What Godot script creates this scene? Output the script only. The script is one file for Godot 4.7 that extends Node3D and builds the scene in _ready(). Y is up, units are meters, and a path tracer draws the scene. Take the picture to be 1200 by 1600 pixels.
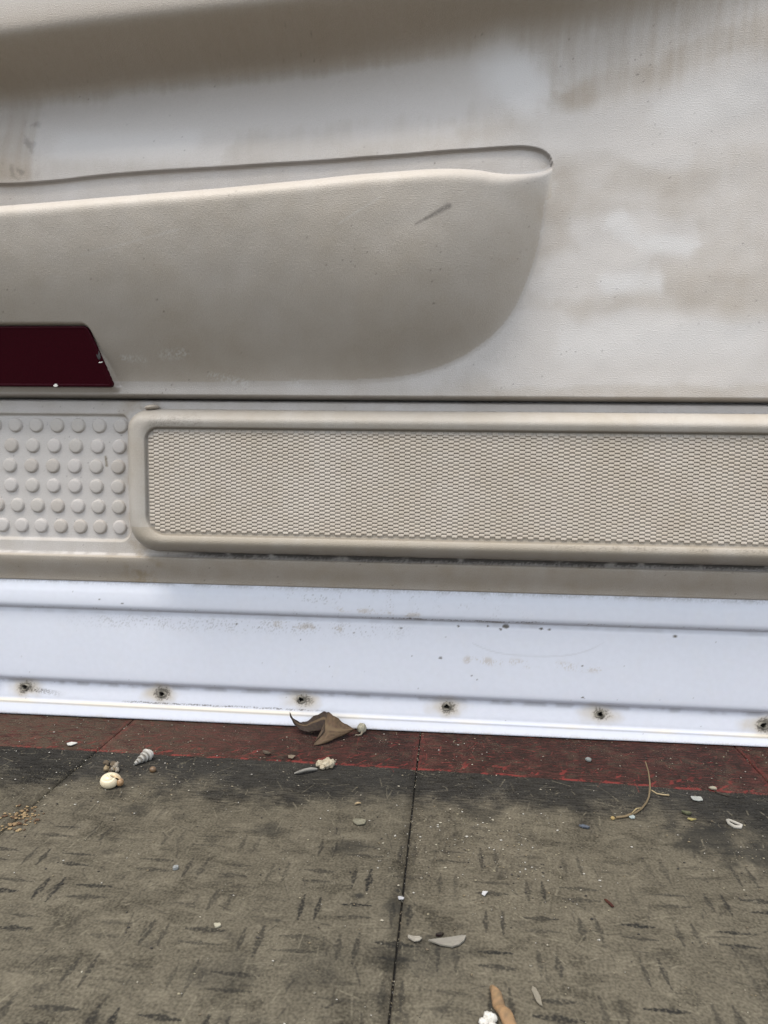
extends Node3D

# A removed vehicle door stands upright on a worn tile floor, seen close up in soft outdoor light.
# Metres, y up. The door face looks along +z, its foot on y = 0; the floor runs towards the viewer.

const HOLES := [Vector2(-0.4403, 0.0294), Vector2(-0.2894, 0.0279), Vector2(-0.1405, 0.0279), Vector2(0.0103, 0.0268), Vector2(0.1638, 0.0254), Vector2(0.3215, 0.0212), Vector2(0.4725, 0.0205), Vector2(-0.5905, 0.0296)]

var rng := RandomNumberGenerator.new()
var n_low := FastNoiseLite.new()      # wide blotches
var n_mid := FastNoiseLite.new()      # hand-sized dirt
var n_fine := FastNoiseLite.new()     # millimetre speckle
var n_streak := FastNoiseLite.new()   # upright runs
var door: Node3D
var floor_node: Node3D
var m_plastic: StandardMaterial3D
var m_paint: StandardMaterial3D
var m_plain := {}


func _ready() -> void:
	rng.seed = 7
	set_view_and_light()
	set_noise()
	set_materials()
	build_floor()
	build_door()
	build_debris()


# ------------------------------------------------------------------ view and light
func set_view_and_light() -> void:
	var cam := Camera3D.new()
	cam.name = "camera"
	cam.transform = Transform3D(Basis(Vector3(0.99662472, 0.01198418, -0.08121302), Vector3(-0.01932667, 0.99573281, -0.09023669), Vector3(0.07978505, 0.09150169, 0.99260354)), Vector3(0, 0.29, 0.70))
	cam.fov = 72.05
	cam.near = 0.02
	cam.far = 60.0
	var lens := CameraAttributesPhysical.new()
	lens.frustum_focus_distance = 0.72
	lens.frustum_focal_length = 16.5
	lens.exposure_aperture = 14.0
	lens.frustum_near = 0.02
	lens.frustum_far = 60.0
	cam.attributes = lens
	cam.fov = 72.05
	add_child(cam)
	cam.current = true

	var e := Environment.new()
	e.background_mode = Environment.BG_SKY
	var sky := Sky.new()
	var sm := ProceduralSkyMaterial.new()
	sm.sky_top_color = Color(0.91, 0.938, 0.975)
	sm.sky_horizon_color = Color(0.63, 0.645, 0.67)
	sm.sky_curve = 0.80
	sm.sky_energy_multiplier = 1.0
	sm.ground_bottom_color = Color(0.09, 0.085, 0.08)
	sm.ground_horizon_color = Color(0.15, 0.145, 0.14)
	sm.sun_angle_max = 1.0
	sky.sky_material = sm
	e.sky = sky
	e.tonemap_mode = Environment.TONE_MAPPER_LINEAR
	e.tonemap_exposure = 3.3
	e.sdfgi_enabled = true
	e.ssao_enabled = true
	e.ssil_enabled = true
	var we := WorldEnvironment.new()
	we.name = "environment"
	we.environment = e
	add_child(we)

	var sun := DirectionalLight3D.new()
	sun.name = "sun"
	sun.light_energy = 0.40
	sun.light_angular_distance = 28.0
	sun.light_color = Color(1.0, 0.97, 0.93)
	sun.shadow_enabled = true
	sun.look_at_from_position(Vector3(-0.55, 2.2, 0.75), Vector3.ZERO, Vector3.UP)
	add_child(sun)


# ------------------------------------------------------------------ helpers
func set_noise() -> void:
	for a in [[n_low, 9.0, 3, 11], [n_mid, 38.0, 4, 23], [n_fine, 420.0, 2, 37], [n_streak, 60.0, 3, 51]]:
		var n: FastNoiseLite = a[0]
		n.noise_type = FastNoiseLite.TYPE_SIMPLEX_SMOOTH
		n.frequency = a[1]
		n.fractal_octaves = a[2]
		n.seed = a[3]


func noise_tex(freq: float, lo: Color, hi: Color, as_normal: bool, strength: float, kind: int, noise_seed: int) -> NoiseTexture2D:
	var n := FastNoiseLite.new()
	n.noise_type = kind as FastNoiseLite.NoiseType
	n.frequency = freq
	n.seed = noise_seed
	n.fractal_octaves = 2
	n.cellular_return_type = FastNoiseLite.RETURN_DISTANCE
	var t := NoiseTexture2D.new()
	t.width = 512
	t.height = 512
	t.seamless = true
	t.noise = n
	if as_normal:
		t.as_normal_map = true
		t.bump_strength = strength
	else:
		var g := Gradient.new()
		g.set_color(0, lo)
		g.set_color(1, hi)
		t.color_ramp = g
	return t


func set_materials() -> void:
	m_plastic = StandardMaterial3D.new()
	m_plastic.vertex_color_use_as_albedo = true
	m_plastic.albedo_texture = noise_tex(0.11, Color(0.82, 0.82, 0.82), Color(1, 1, 1), false, 0, FastNoiseLite.TYPE_SIMPLEX, 3)
	m_plastic.normal_enabled = true
	m_plastic.normal_texture = noise_tex(0.085, Color.BLACK, Color.WHITE, true, 5.0, FastNoiseLite.TYPE_CELLULAR, 5)
	m_plastic.normal_scale = 0.48
	m_plastic.uv1_triplanar = true
	m_plastic.uv1_scale = Vector3(20.3, 20.3, 20.3)
	m_plastic.roughness = 0.52
	m_plastic.metallic_specular = 0.42

	m_paint = StandardMaterial3D.new()
	m_paint.vertex_color_use_as_albedo = true
	m_paint.albedo_texture = noise_tex(0.03, Color(0.985, 0.985, 0.985), Color(1, 1, 1), false, 0, FastNoiseLite.TYPE_SIMPLEX, 8)
	m_paint.normal_enabled = true
	m_paint.normal_texture = noise_tex(0.02, Color.BLACK, Color.WHITE, true, 2.0, FastNoiseLite.TYPE_SIMPLEX, 9)
	m_paint.normal_scale = 0.03
	m_paint.uv1_triplanar = true
	m_paint.uv1_scale = Vector3(6.3, 6.3, 6.3)
	m_paint.roughness = 0.46
	m_paint.metallic_specular = 0.5


func plain(c: Color, rough := 0.7) -> StandardMaterial3D:
	var key := "%s %.2f" % [c, rough]
	if not m_plain.has(key):
		var m := StandardMaterial3D.new()
		m.albedo_color = c.linear_to_srgb()
		m.roughness = rough
		m_plain[key] = m
	return m_plain[key]


func vertex_mat(rough: float, spec := 0.4) -> StandardMaterial3D:
	var key := "v %.2f %.2f" % [rough, spec]
	if not m_plain.has(key):
		var m := StandardMaterial3D.new()
		m.vertex_color_use_as_albedo = true
		m.albedo_color = Color(0.84, 0.84, 0.84).linear_to_srgb()
		m.roughness = rough
		m.metallic_specular = spec
		m_plain[key] = m
	return m_plain[key]


func ss(a: float, b: float, x: float) -> float:
	return smoothstep(a, b, x)


func along(p: PackedVector2Array, x: float) -> float:
	# a smooth curve through points sorted by x
	var n := p.size()
	if x <= p[0].x:
		return p[0].y
	if x >= p[n - 1].x:
		return p[n - 1].y
	var k := 0
	while p[k + 1].x < x:
		k += 1
	var a := p[maxi(k - 1, 0)]
	var b := p[k]
	var c := p[k + 1]
	var d := p[mini(k + 2, n - 1)]
	var w := c.x - b.x
	var mb := (c.y - a.y) / maxf(c.x - a.x, 1e-6)
	var mc := (d.y - b.y) / maxf(d.x - b.x, 1e-6)
	var t := (x - b.x) / w
	var t2 := t * t
	var t3 := t2 * t
	return (2 * t3 - 3 * t2 + 1) * b.y + (t3 - 2 * t2 + t) * w * mb + (3 * t2 - 2 * t3) * c.y + (t3 - t2) * w * mc


func span(stops: Array) -> PackedFloat32Array:
	# [from, step, to, step, to ...] -> coordinates
	var out := PackedFloat32Array()
	var at: float = stops[0]
	out.append(at)
	for k in range(1, stops.size(), 2):
		var to: float = stops[k + 1]
		var n := maxi(1, roundi((to - at) / float(stops[k])))
		for i in range(1, n + 1):
			out.append(at + (to - at) * i / n)
		at = to
	return out


func commit(called: String, mesh: Mesh, mat: Material, parent: Node) -> MeshInstance3D:
	var o := MeshInstance3D.new()
	o.name = called
	o.mesh = mesh
	if mat:
		o.material_override = mat
	parent.add_child(o, true)
	return o


func array_mesh(v: PackedVector3Array, nm: PackedVector3Array, c: PackedColorArray, idx: PackedInt32Array) -> ArrayMesh:
	var a := []
	a.resize(Mesh.ARRAY_MAX)
	a[Mesh.ARRAY_VERTEX] = v
	a[Mesh.ARRAY_NORMAL] = nm
	if c.size():
		a[Mesh.ARRAY_COLOR] = c
	a[Mesh.ARRAY_INDEX] = idx
	var m := ArrayMesh.new()
	m.add_surface_from_arrays(Mesh.PRIMITIVE_TRIANGLES, a)
	return m


# A relief z(x, y) on a grid, cut into parts by the class of each cell (class -1 is left out). The rim is closed back to z = back.
func relief(xs: PackedFloat32Array, ys: PackedFloat32Array, z: PackedFloat32Array, col: PackedColorArray, cls: PackedByteArray, names: Array, mat: Material, parent: Node, back: float) -> Array:
	var nx := xs.size()
	var ny := ys.size()
	var nm := PackedVector3Array()
	nm.resize(nx * ny)
	for j in ny:
		var ja := maxi(j - 1, 0)
		var jb := mini(j + 1, ny - 1)
		var dy := ys[jb] - ys[ja]
		for i in nx:
			var ia := maxi(i - 1, 0)
			var ib := mini(i + 1, nx - 1)
			nm[j * nx + i] = Vector3(-(z[j * nx + ib] - z[j * nx + ia]) / (xs[ib] - xs[ia]), -(z[jb * nx + i] - z[ja * nx + i]) / dy, 1.0).normalized()
	var out := []
	for k in names.size():
		var remap := PackedInt32Array()
		remap.resize(nx * ny)
		remap.fill(-1)
		var v := PackedVector3Array()
		var vn := PackedVector3Array()
		var vc := PackedColorArray()
		var idx := PackedInt32Array()
		for j in ny - 1:
			for i in nx - 1:
				if cls[j * nx + i] != k:
					continue
				var q := [j * nx + i, j * nx + i + 1, (j + 1) * nx + i + 1, (j + 1) * nx + i]
				for s in q:
					if remap[s] < 0:
						remap[s] = v.size()
						v.append(Vector3(xs[s % nx], ys[s / nx], z[s]))
						vn.append(nm[s])
						vc.append(col[s])
				idx.append_array([remap[q[0]], remap[q[2]], remap[q[1]], remap[q[0]], remap[q[3]], remap[q[2]]])
		if k == 0:
			var rim := []
			for i in nx - 1:
				rim.append([i + 1, i, Vector3(0, -1, 0)])
				rim.append([(ny - 1) * nx + i, (ny - 1) * nx + i + 1, Vector3(0, 1, 0)])
			for j in ny - 1:
				rim.append([j * nx, (j + 1) * nx, Vector3(-1, 0, 0)])
				rim.append([(j + 1) * nx + nx - 1, j * nx + nx - 1, Vector3(1, 0, 0)])
			for r in rim:
				var b := v.size()
				for s in [r[0], r[1]]:
					v.append(Vector3(xs[s % nx], ys[s / nx], z[s]))
					v.append(Vector3(xs[s % nx], ys[s / nx], back))
					for t in 2:
						vn.append(r[2])
						vc.append(col[s])
				idx.append_array([b, b + 3, b + 2, b, b + 1, b + 3])
		if idx.size():
			out.append(commit(names[k], array_mesh(v, vn, vc, idx), mat, parent))
	return out


func seg_dist(x: float, y: float, a: Vector2, b: Vector2) -> float:
	var p := Vector2(x, y)
	var d := b - a
	var t := clampf((p - a).dot(d) / maxf(d.length_squared(), 1e-9), 0, 1)
	return p.distance_to(a + d * t)


func round_rect(x: float, y: float, x0: float, x1: float, y0: float, y1: float, r_top: float, r_low: float) -> float:
	# signed distance, positive inside
	var r := r_top if y > (y0 + y1) * 0.5 else r_low
	var dx := absf(x - (x0 + x1) * 0.5) - (x1 - x0) * 0.5 + r
	var dy := absf(y - (y0 + y1) * 0.5) - (y1 - y0) * 0.5 + r
	return r - Vector2(maxf(dx, 0), maxf(dy, 0)).length() - minf(maxf(dx, dy), 0)


func tag(o: Node, label: String, category: String, group := "", kind := "") -> void:
	o.set_meta("label", label)
	o.set_meta("category", category)
	if group:
		o.set_meta("group", group)
	if kind:
		o.set_meta("kind", kind)


# ------------------------------------------------------------------ floor
func border_z(x: float) -> float:
	return along(PackedVector2Array([Vector2(-0.52, 0.083), Vector2(-0.4176, 0.0846), Vector2(-0.0175, 0.0861), Vector2(0.282, 0.0976), Vector2(0.52, 0.104)]), x)


func floor_textures() -> Array:
	# colour and height of the tiles near the door: x -0.5 .. 0.396, z -0.02 .. 0.41
	var w := 1792
	var h := 860
	var rgb := PackedByteArray()
	rgb.resize(w * h * 3)
	var hgt := PackedByteArray()
	hgt.resize(w * h)
	var col := PackedFloat32Array()
	col.resize(w * h * 3)
	var hf := PackedFloat32Array()
	hf.resize(w * h)
	var joints := [-0.6245, -0.3195, -0.0156, 0.2944, 0.5994]
	var stains := [[Vector2(0.205, 0.175), 0.030, 0.7], [Vector2(0.232, 0.192), 0.028, 0.7], [Vector2(0.255, 0.165), 0.03, 0.35], [Vector2(0.04, 0.155), 0.02, 0.35], [Vector2(-0.055, 0.215), 0.014, 0.5], [Vector2(-0.12, 0.20), 0.012, 0.5], [Vector2(-0.11, 0.345), 0.02, 0.3], [Vector2(-0.06, 0.335), 0.02, 0.25], [Vector2(0.0, 0.32), 0.025, 0.35], [Vector2(-0.02, 0.28), 0.010, 0.55], [Vector2(0.22, 0.30), 0.03, 0.25], [Vector2(-0.37, 0.19), 0.02, 0.35], [Vector2(-0.235, 0.185), 0.012, 0.5], [Vector2(0.07, 0.37), 0.006, 0.7], [Vector2(-0.043, 0.27), 0.004, 0.8], [Vector2(-0.09, 0.30), 0.003, 0.7], [Vector2(-0.018, 0.262), 0.003, 0.7]]
	var lo := 0.0
	var wear := 0.0
	var patch_dark := 0.0
	var patch_pale := 0.0
	for j in h:
		var z := -0.02 + 0.43 * (j + 0.5) / h
		for i in w:
			var x := -0.5 + 0.896 * (i + 0.5) / w
			if i % 4 == 0:      # slow patches, looked up every fourth point
				lo = n_low.get_noise_2d(x, z + 3.0)
				wear = n_mid.get_noise_2d(x * 0.45 + 60.0, z * 0.45)
				patch_dark = ss(0.14, 0.44, n_mid.get_noise_2d(x * 0.55 - 20.0, z * 0.9))
				patch_pale = ss(0.15, 0.5, n_mid.get_noise_2d(x * 0.7 + 90.0, z * 0.9))
			var mid := n_mid.get_noise_2d(x, z)
			var fine := n_fine.get_noise_2d(x, z)
			var sx := n_mid.get_noise_2d(x * 1.6 + 5.0, z * 9.0)     # scrapes along the door
			var sz := n_mid.get_noise_2d(x * 9.0 + 0.25 * z, z * 1.8 + 9.0)
			var bz := border_z(x) + 0.0016 * mid + 0.0006 * fine
			var r: float
			var g: float
			var b: float
			# worn olive vinyl
			var tone := 1.0 + 0.26 * lo + 0.16 * mid + 0.44 * fine + 0.16 * sx + 0.12 * sz
			var h1 := n_fine.get_noise_2d(x * 0.11 + 3.0, z * 0.75)
			var h2 := n_fine.get_noise_2d(x * 0.80, z * 0.12 + 0.02 * x + 8.0)
			tone += (0.13 * h1 * ss(-0.1, 0.4, wear) + 0.13 * h2 * ss(0.1, -0.4, wear))
			tone -= 0.24 * patch_dark + 0.20 * ss(0.10, 0.5, lo + 0.3 * mid)
			tone += 0.22 * patch_pale
			tone = maxf(tone, 0.2)
			r = 0.094 * tone
			g = 0.083 * tone
			b = 0.062 * tone
			# dark band beyond the red strip
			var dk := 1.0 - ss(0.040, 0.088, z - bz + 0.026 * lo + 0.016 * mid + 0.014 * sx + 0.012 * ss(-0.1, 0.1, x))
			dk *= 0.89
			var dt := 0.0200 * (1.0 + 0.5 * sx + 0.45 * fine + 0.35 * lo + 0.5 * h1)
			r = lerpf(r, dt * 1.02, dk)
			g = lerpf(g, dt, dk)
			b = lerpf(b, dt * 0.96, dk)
			if z < bz:
				# red paint, dirty and scraped
				var dirt := clampf(0.86 + 0.5 * sx + 0.35 * lo + 0.5 * h1, 0.0, 1.0)
				var brown := clampf(ss(-0.10, -0.42, x + 0.12 * mid) * ss(-0.5, 0.3, mid + h1 + 0.3) + 0.45 * ss(0.1, 0.5, mid + 0.4 * h1), 0, 1)
				r = lerpf(0.100, lerpf(0.026, 0.066, brown), dirt) * (1.0 + 0.4 * fine)
				g = lerpf(0.036, lerpf(0.0165, 0.050, brown), dirt) * (1.0 + 0.4 * fine)
				b = lerpf(0.030, lerpf(0.0140, 0.036, brown), dirt) * (1.0 + 0.4 * fine)
			# bright red rim of the strip where the paint is thick, broken
			var rim := 0.0
			if z < bz + 0.004:
				rim = (1.0 - ss(0.0006, 0.0028, absf(z - bz + 0.0016))) * ss(-0.08, 0.25, n_mid.get_noise_2d(x * 1.2, 7.0 + z * 0.5) + 0.3 * fine)
			if z < bz:
				var flick := ss(0.30, 0.46, n_mid.get_noise_2d(x * 2.4 + z * 1.6, z * 1.3 + 20.0)) * ss(0.035, 0.010, bz - z)
				var smear := ss(0.32, 0.5, sx) * ss(-0.2, 0.3, lo)
				rim = maxf(maxf(rim, flick * 0.8), smear * 0.75)
			for jx in joints:
				var d := absf(x - jx)
				if d < 0.012 and z < bz:
					rim = maxf(rim, 0.34 * (1.0 - ss(0.002, 0.009, d)) * ss(-0.3, 0.3, sz))
				if d < 0.009 and z > bz:
					var k := 0.35 * (1.0 - ss(0.001, 0.009, d + 0.004 * mid))
					r *= 1.0 - k
					g *= 1.0 - k
					b *= 1.0 - k
			r = lerpf(r, 0.20, rim * 0.75)
			g = lerpf(g, 0.036, rim * 0.75)
			b = lerpf(b, 0.032, rim * 0.75)
			# pale scratches
			if z > bz:
				var scr := ss(0.40, 0.56, n_mid.get_noise_2d(x * 1.1 + z * 5.5 + 30.0, z * 9.0 - x * 7.0)) * 0.45 + ss(0.45, 0.6, n_mid.get_noise_2d(x * 8.0 - 30.0, z * 8.0 + x * 3.0)) * 0.3
				r = lerpf(r, 0.105, scr * 0.5)
				g = lerpf(g, 0.095, scr * 0.5)
				b = lerpf(b, 0.072, scr * 0.5)
			# chalky flecks
			var fl := ss(0.46, 0.62, n_fine.get_noise_2d(x * 1.4 + 11.0, z * 1.4)) * ss(-0.05, 0.4, n_mid.get_noise_2d(x * 0.5 - 4.0, z * 0.5))
			r = lerpf(r, 0.16, fl * 0.95)
			g = lerpf(g, 0.145, fl * 0.95)
			b = lerpf(b, 0.105, fl * 0.95)
			var st := 0.0
			for s in stains:
				var c: Vector2 = s[0]
				var rad: float = s[1]
				if absf(x - c.x) < rad * 1.6 and absf(z - c.y) < rad * 1.3:
					st = maxf(st, float(s[2]) * (1.0 - ss(0.25, 1.0, Vector2((x - c.x) / 1.4, z - c.y).length() / rad + 0.55 * mid)))
			r = lerpf(r, 0.020, st)
			g = lerpf(g, 0.020, st)
			b = lerpf(b, 0.019, st)
			var at := j * w + i
			col[at * 3] = r
			col[at * 3 + 1] = g
			col[at * 3 + 2] = b
			hf[at] = 0.5 + 0.16 * mid + 0.14 * fine + 0.10 * sx
	# pressed-in pairs of spindle dashes, laid like basket weave
	var px := w / 0.896
	for cj in range(-4, 6):
		for ci in range(-19, 20):
			var cx := -0.0445 + 0.0289 * ci
			var cz := 0.3187 + 0.033 * cj
			var flat := (ci + cj) % 2 != 0
			var worn := clampf(rng.randf_range(0.1, 1.4) + 0.7 * n_low.get_noise_2d(cx * 1.5, cz * 1.5 + 5.0), 0.0, 0.96) * ss(0.13, 0.25, cz + 0.04 * n_low.get_noise_2d(cx, cz))
			for s in [-1.0, 1.0]:
				var mx: float = cx + (rng.randf_range(-0.001, 0.001) if flat else s * 0.0052)
				var mz: float = cz + (s * 0.0058 if flat else rng.randf_range(-0.001, 0.001))
				var half := rng.randf_range(0.0098, 0.0142)
				var wide := rng.randf_range(0.0012, 0.0021)
				var power := worn * rng.randf_range(0.6, 1.0)
				var bulb := rng.randf_range(-0.3, 0.3)
				var lean := rng.randf_range(-0.05, 0.05)
				for jj in range(int((mz + 0.02 - half) * 2000), int((mz + 0.02 + half) * 2000) + 1):
					if jj < 0 or jj >= h:
						continue
					for ii in range(int((mx + 0.5 - half) * px), int((mx + 0.5 + half) * px) + 1):
						if ii < 0 or ii >= w:
							continue
						var dx := (ii + 0.5) / px - 0.5 - mx
						var dz := (jj + 0.5) / 2000.0 - 0.02 - mz
						var u := (dx if flat else dz) / half
						var vv := (dz if flat else dx) - lean * u * half
						if absf(u) >= 1.0:
							continue
						var prof := wide * (0.35 + 0.80 * (1.0 - absf(u)) + 0.50 * exp(-pow((u - bulb) / 0.20, 2)) + 0.5 * n_fine.get_noise_2d(ii * 0.0006 + 3.0, jj * 0.0006))
						var q := (1.0 - ss(0.6, 1.25, absf(vv) / prof)) * power
						if q <= 0.0:
							continue
						q *= clampf(0.90 + 1.2 * n_fine.get_noise_2d(ii * 0.00042, jj * 0.00042), 0.0, 1.0)
						var at2 := jj * w + ii
						col[at2 * 3] = lerpf(col[at2 * 3], 0.015, q)
						col[at2 * 3 + 1] = lerpf(col[at2 * 3 + 1], 0.0148, q)
						col[at2 * 3 + 2] = lerpf(col[at2 * 3 + 2], 0.0142, q)
						hf[at2] -= 0.25 * q
	# scratches, scuffs and ground-in smudges
	for k in 3400:
		var a := Vector2(rng.randf_range(-0.48, 0.34), rng.randf_range(0.0, 0.40))
		var rub := n_mid.get_noise_2d(a.x * 0.4, a.y * 0.4 + 70.0)
		var smudge := k % 9 == 0
		var ang := (0.0 if rub > 0.0 else PI * 0.5) + rng.randfn() * 0.35
		if k % 5 == 0:
			ang = rng.randf() * PI
		var lng := rng.randf_range(0.002, 0.006) if smudge else 0.003 + 0.016 * pow(rng.randf(), 2.0)
		var wd := rng.randf_range(0.0015, 0.0055) if smudge else rng.randf_range(0.00035, 0.0009)
		var b := a + Vector2(cos(ang), sin(ang)) * lng
		var in_red := a.y < border_z(a.x)
		var pale := rng.randf() < (0.62 if a.y < 0.18 else 0.45) and not smudge
		var tint := Vector3(0.17, 0.152, 0.112) if pale else Vector3(0.026, 0.024, 0.021)
		if in_red:
			tint = Vector3(0.16, 0.040, 0.034) if pale and rng.randf() < 0.6 else Vector3(0.020, 0.013, 0.011)
		var strong := rng.randf_range(0.2, 0.75) * (0.7 if smudge else 1.0)
		for jj in range(maxi(0, int((minf(a.y, b.y) - wd + 0.02) * 2000)), mini(h, int((maxf(a.y, b.y) + wd + 0.02) * 2000) + 2)):
			for ii in range(maxi(0, int((minf(a.x, b.x) - wd + 0.5) * px)), mini(w, int((maxf(a.x, b.x) + wd + 0.5) * px) + 2)):
				var d := seg_dist((ii + 0.5) / px - 0.5, (jj + 0.5) / 2000.0 - 0.02, a, b) / wd
				if d >= 1.0:
					continue
				var q := strong * (1.0 - d * d) * clampf(0.75 + 1.1 * n_fine.get_noise_2d(ii * 0.0004, jj * 0.0004), 0, 1)
				var at3 := (jj * w + ii) * 3
				col[at3] = lerpf(col[at3], tint.x, q)
				col[at3 + 1] = lerpf(col[at3 + 1], tint.y, q)
				col[at3 + 2] = lerpf(col[at3 + 2], tint.z, q)
				hf[jj * w + ii] += 0.10 * q if pale else -0.12 * q
	for k in w * h:
		for c in 3:
			var l := maxf(col[k * 3 + c] * 0.80, 0.0005)
			rgb[k * 3 + c] = clampi(int(255.0 * (1.055 * pow(l, 0.41667) - 0.055 if l > 0.0031308 else 12.92 * l) + 0.5), 0, 255)
		hgt[k] = clampi(int(hf[k] * 255.0), 0, 255)
	return [ImageTexture.create_from_image(Image.create_from_data(w, h, false, Image.FORMAT_RGB8, rgb)), ImageTexture.create_from_image(Image.create_from_data(w, h, false, Image.FORMAT_L8, hgt))]


func tile_mesh(x0: float, x1: float, z0: float, z1: float, y: float) -> ArrayMesh:
	# a tile with bevelled edges; uv follows the floor
	var st := SurfaceTool.new()
	st.begin(Mesh.PRIMITIVE_TRIANGLES)
	var b := 0.0006
	var rings := [[0.0, -0.005], [0.0, y - b], [b, y]]
	var pts := []
	for r in rings:
		var k: float = r[0]
		pts.append([Vector3(x0 + k, r[1], z0 + k), Vector3(x1 - k, r[1], z0 + k), Vector3(x1 - k, r[1], z1 - k), Vector3(x0 + k, r[1], z1 - k)])
	var put := func(p: Vector3) -> void:
		st.set_uv(Vector2((p.x + 0.5) / 0.896, (p.z + 0.02) / 0.43))
		st.add_vertex(p)
	for r in 2:
		for k in 4:
			var l := (k + 1) % 4
			for p in [pts[r][k], pts[r][l], pts[r + 1][l], pts[r][k], pts[r + 1][l], pts[r + 1][k]]:
				put.call(p)
	for p in [pts[2][0], pts[2][1], pts[2][2], pts[2][0], pts[2][2], pts[2][3]]:
		put.call(p)
	st.generate_normals()
	return st.commit()


func build_floor() -> void:
	floor_node = Node3D.new()
	floor_node.name = "floor"
	floor_node.rotation.y = atan(-0.0148)
	floor_node.set_meta("kind", "structure")
	floor_node.set_meta("label", "worn olive vinyl tile floor with a scraped red strip along the door")
	add_child(floor_node)
	var t := floor_textures()
	var m := StandardMaterial3D.new()
	m.albedo_texture = t[0]
	m.heightmap_enabled = true
	m.heightmap_texture = t[1]
	m.heightmap_scale = 0.08
	m.roughness = 0.8
	m.metallic_specular = 0.16
	var far := StandardMaterial3D.new()
	far.albedo_texture = noise_tex(0.045, Color(0.22, 0.208, 0.168), Color(0.345, 0.325, 0.265), false, 0, FastNoiseLite.TYPE_SIMPLEX, 14)
	far.uv1_triplanar = true
	far.uv1_scale = Vector3(3, 3, 3)
	far.roughness = 0.75
	var base := BoxMesh.new()
	base.size = Vector3(4.3, 0.02, 3.7)
	var slab := commit("underlay", base, plain(Color(0.012, 0.011, 0.010), 0.95), floor_node)
	slab.position = Vector3(0, -0.0137, 0.6)
	var xs := [-2.15, -1.8445, -1.5395, -1.2345, -0.9295, -0.6245, -0.3195, -0.0156, 0.2944, 0.5994, 0.9044, 1.2094, 1.5144, 1.8194, 2.12]
	var zs := [-1.2, -0.2, 0.41, 1.02, 1.63, 2.4]
	for j in zs.size() - 1:
		for i in xs.size() - 1:
			var near: bool = j == 1 and xs[i] > -0.7 and xs[i + 1] < 0.7
			commit("floor_tile", tile_mesh(xs[i] + 0.0007, xs[i + 1] - 0.0007, zs[j] + 0.0007, zs[j + 1] - 0.0007, rng.randf_range(-0.0003, 0.0)), m if near else far, floor_node)


# ------------------------------------------------------------------ the door
func build_door() -> void:
	door = Node3D.new()
	door.name = "vehicle_door"
	tag(door, "white vehicle door with grimy beige inner trim standing upright on the floor", "vehicle door")
	add_child(door)
	build_shell()
	build_metal()
	build_upper_trim()
	build_lower_trim()
	build_pocket()
	build_reflector()


func build_shell() -> void:
	var st := SurfaceTool.new()
	st.begin(Mesh.PRIMITIVE_TRIANGLES)
	var prof := [Vector2(0.0, -0.012), Vector2(0.0, -0.09), Vector2(0.012, -0.115), Vector2(0.3, -0.14), Vector2(0.7, -0.135), Vector2(0.80, -0.12), Vector2(0.81, -0.10), Vector2(0.81, -0.012)]
	for k in prof.size():
		var a: Vector2 = prof[k]
		var b: Vector2 = prof[(k + 1) % prof.size()]
		var p := [Vector3(-0.66, a.x, a.y), Vector3(0.52, a.x, a.y), Vector3(0.52, b.x, b.y), Vector3(-0.66, b.x, b.y)]
		for q in [0, 1, 2, 0, 2, 3]:
			st.add_vertex(p[q] + Vector3(0, 0.001, 0))
	for s in [[-0.66, 1], [0.52, -1]]:
		for k in range(1, prof.size() - 1):
			var tri := [prof[0], prof[k], prof[k + 1]]
			if s[1] < 0:
				tri.reverse()
			for q in tri:
				st.add_vertex(Vector3(s[0], q.x + 0.001, q.y))
	st.set_smooth_group(-1)
	st.generate_normals()
	commit("outer_shell", st.commit(), plain(Color(0.78, 0.79, 0.80), 0.3), door)


func metal_y(x: float, y: float) -> float:
	# the pressed lines drop a little to the right
	return y - (x + 0.07) * along(PackedVector2Array([Vector2(0, 0.0), Vector2(0.0137, -0.0060), Vector2(0.0377, -0.0050), Vector2(0.117, -0.0020), Vector2(0.147, -0.0013)]), y)


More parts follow.
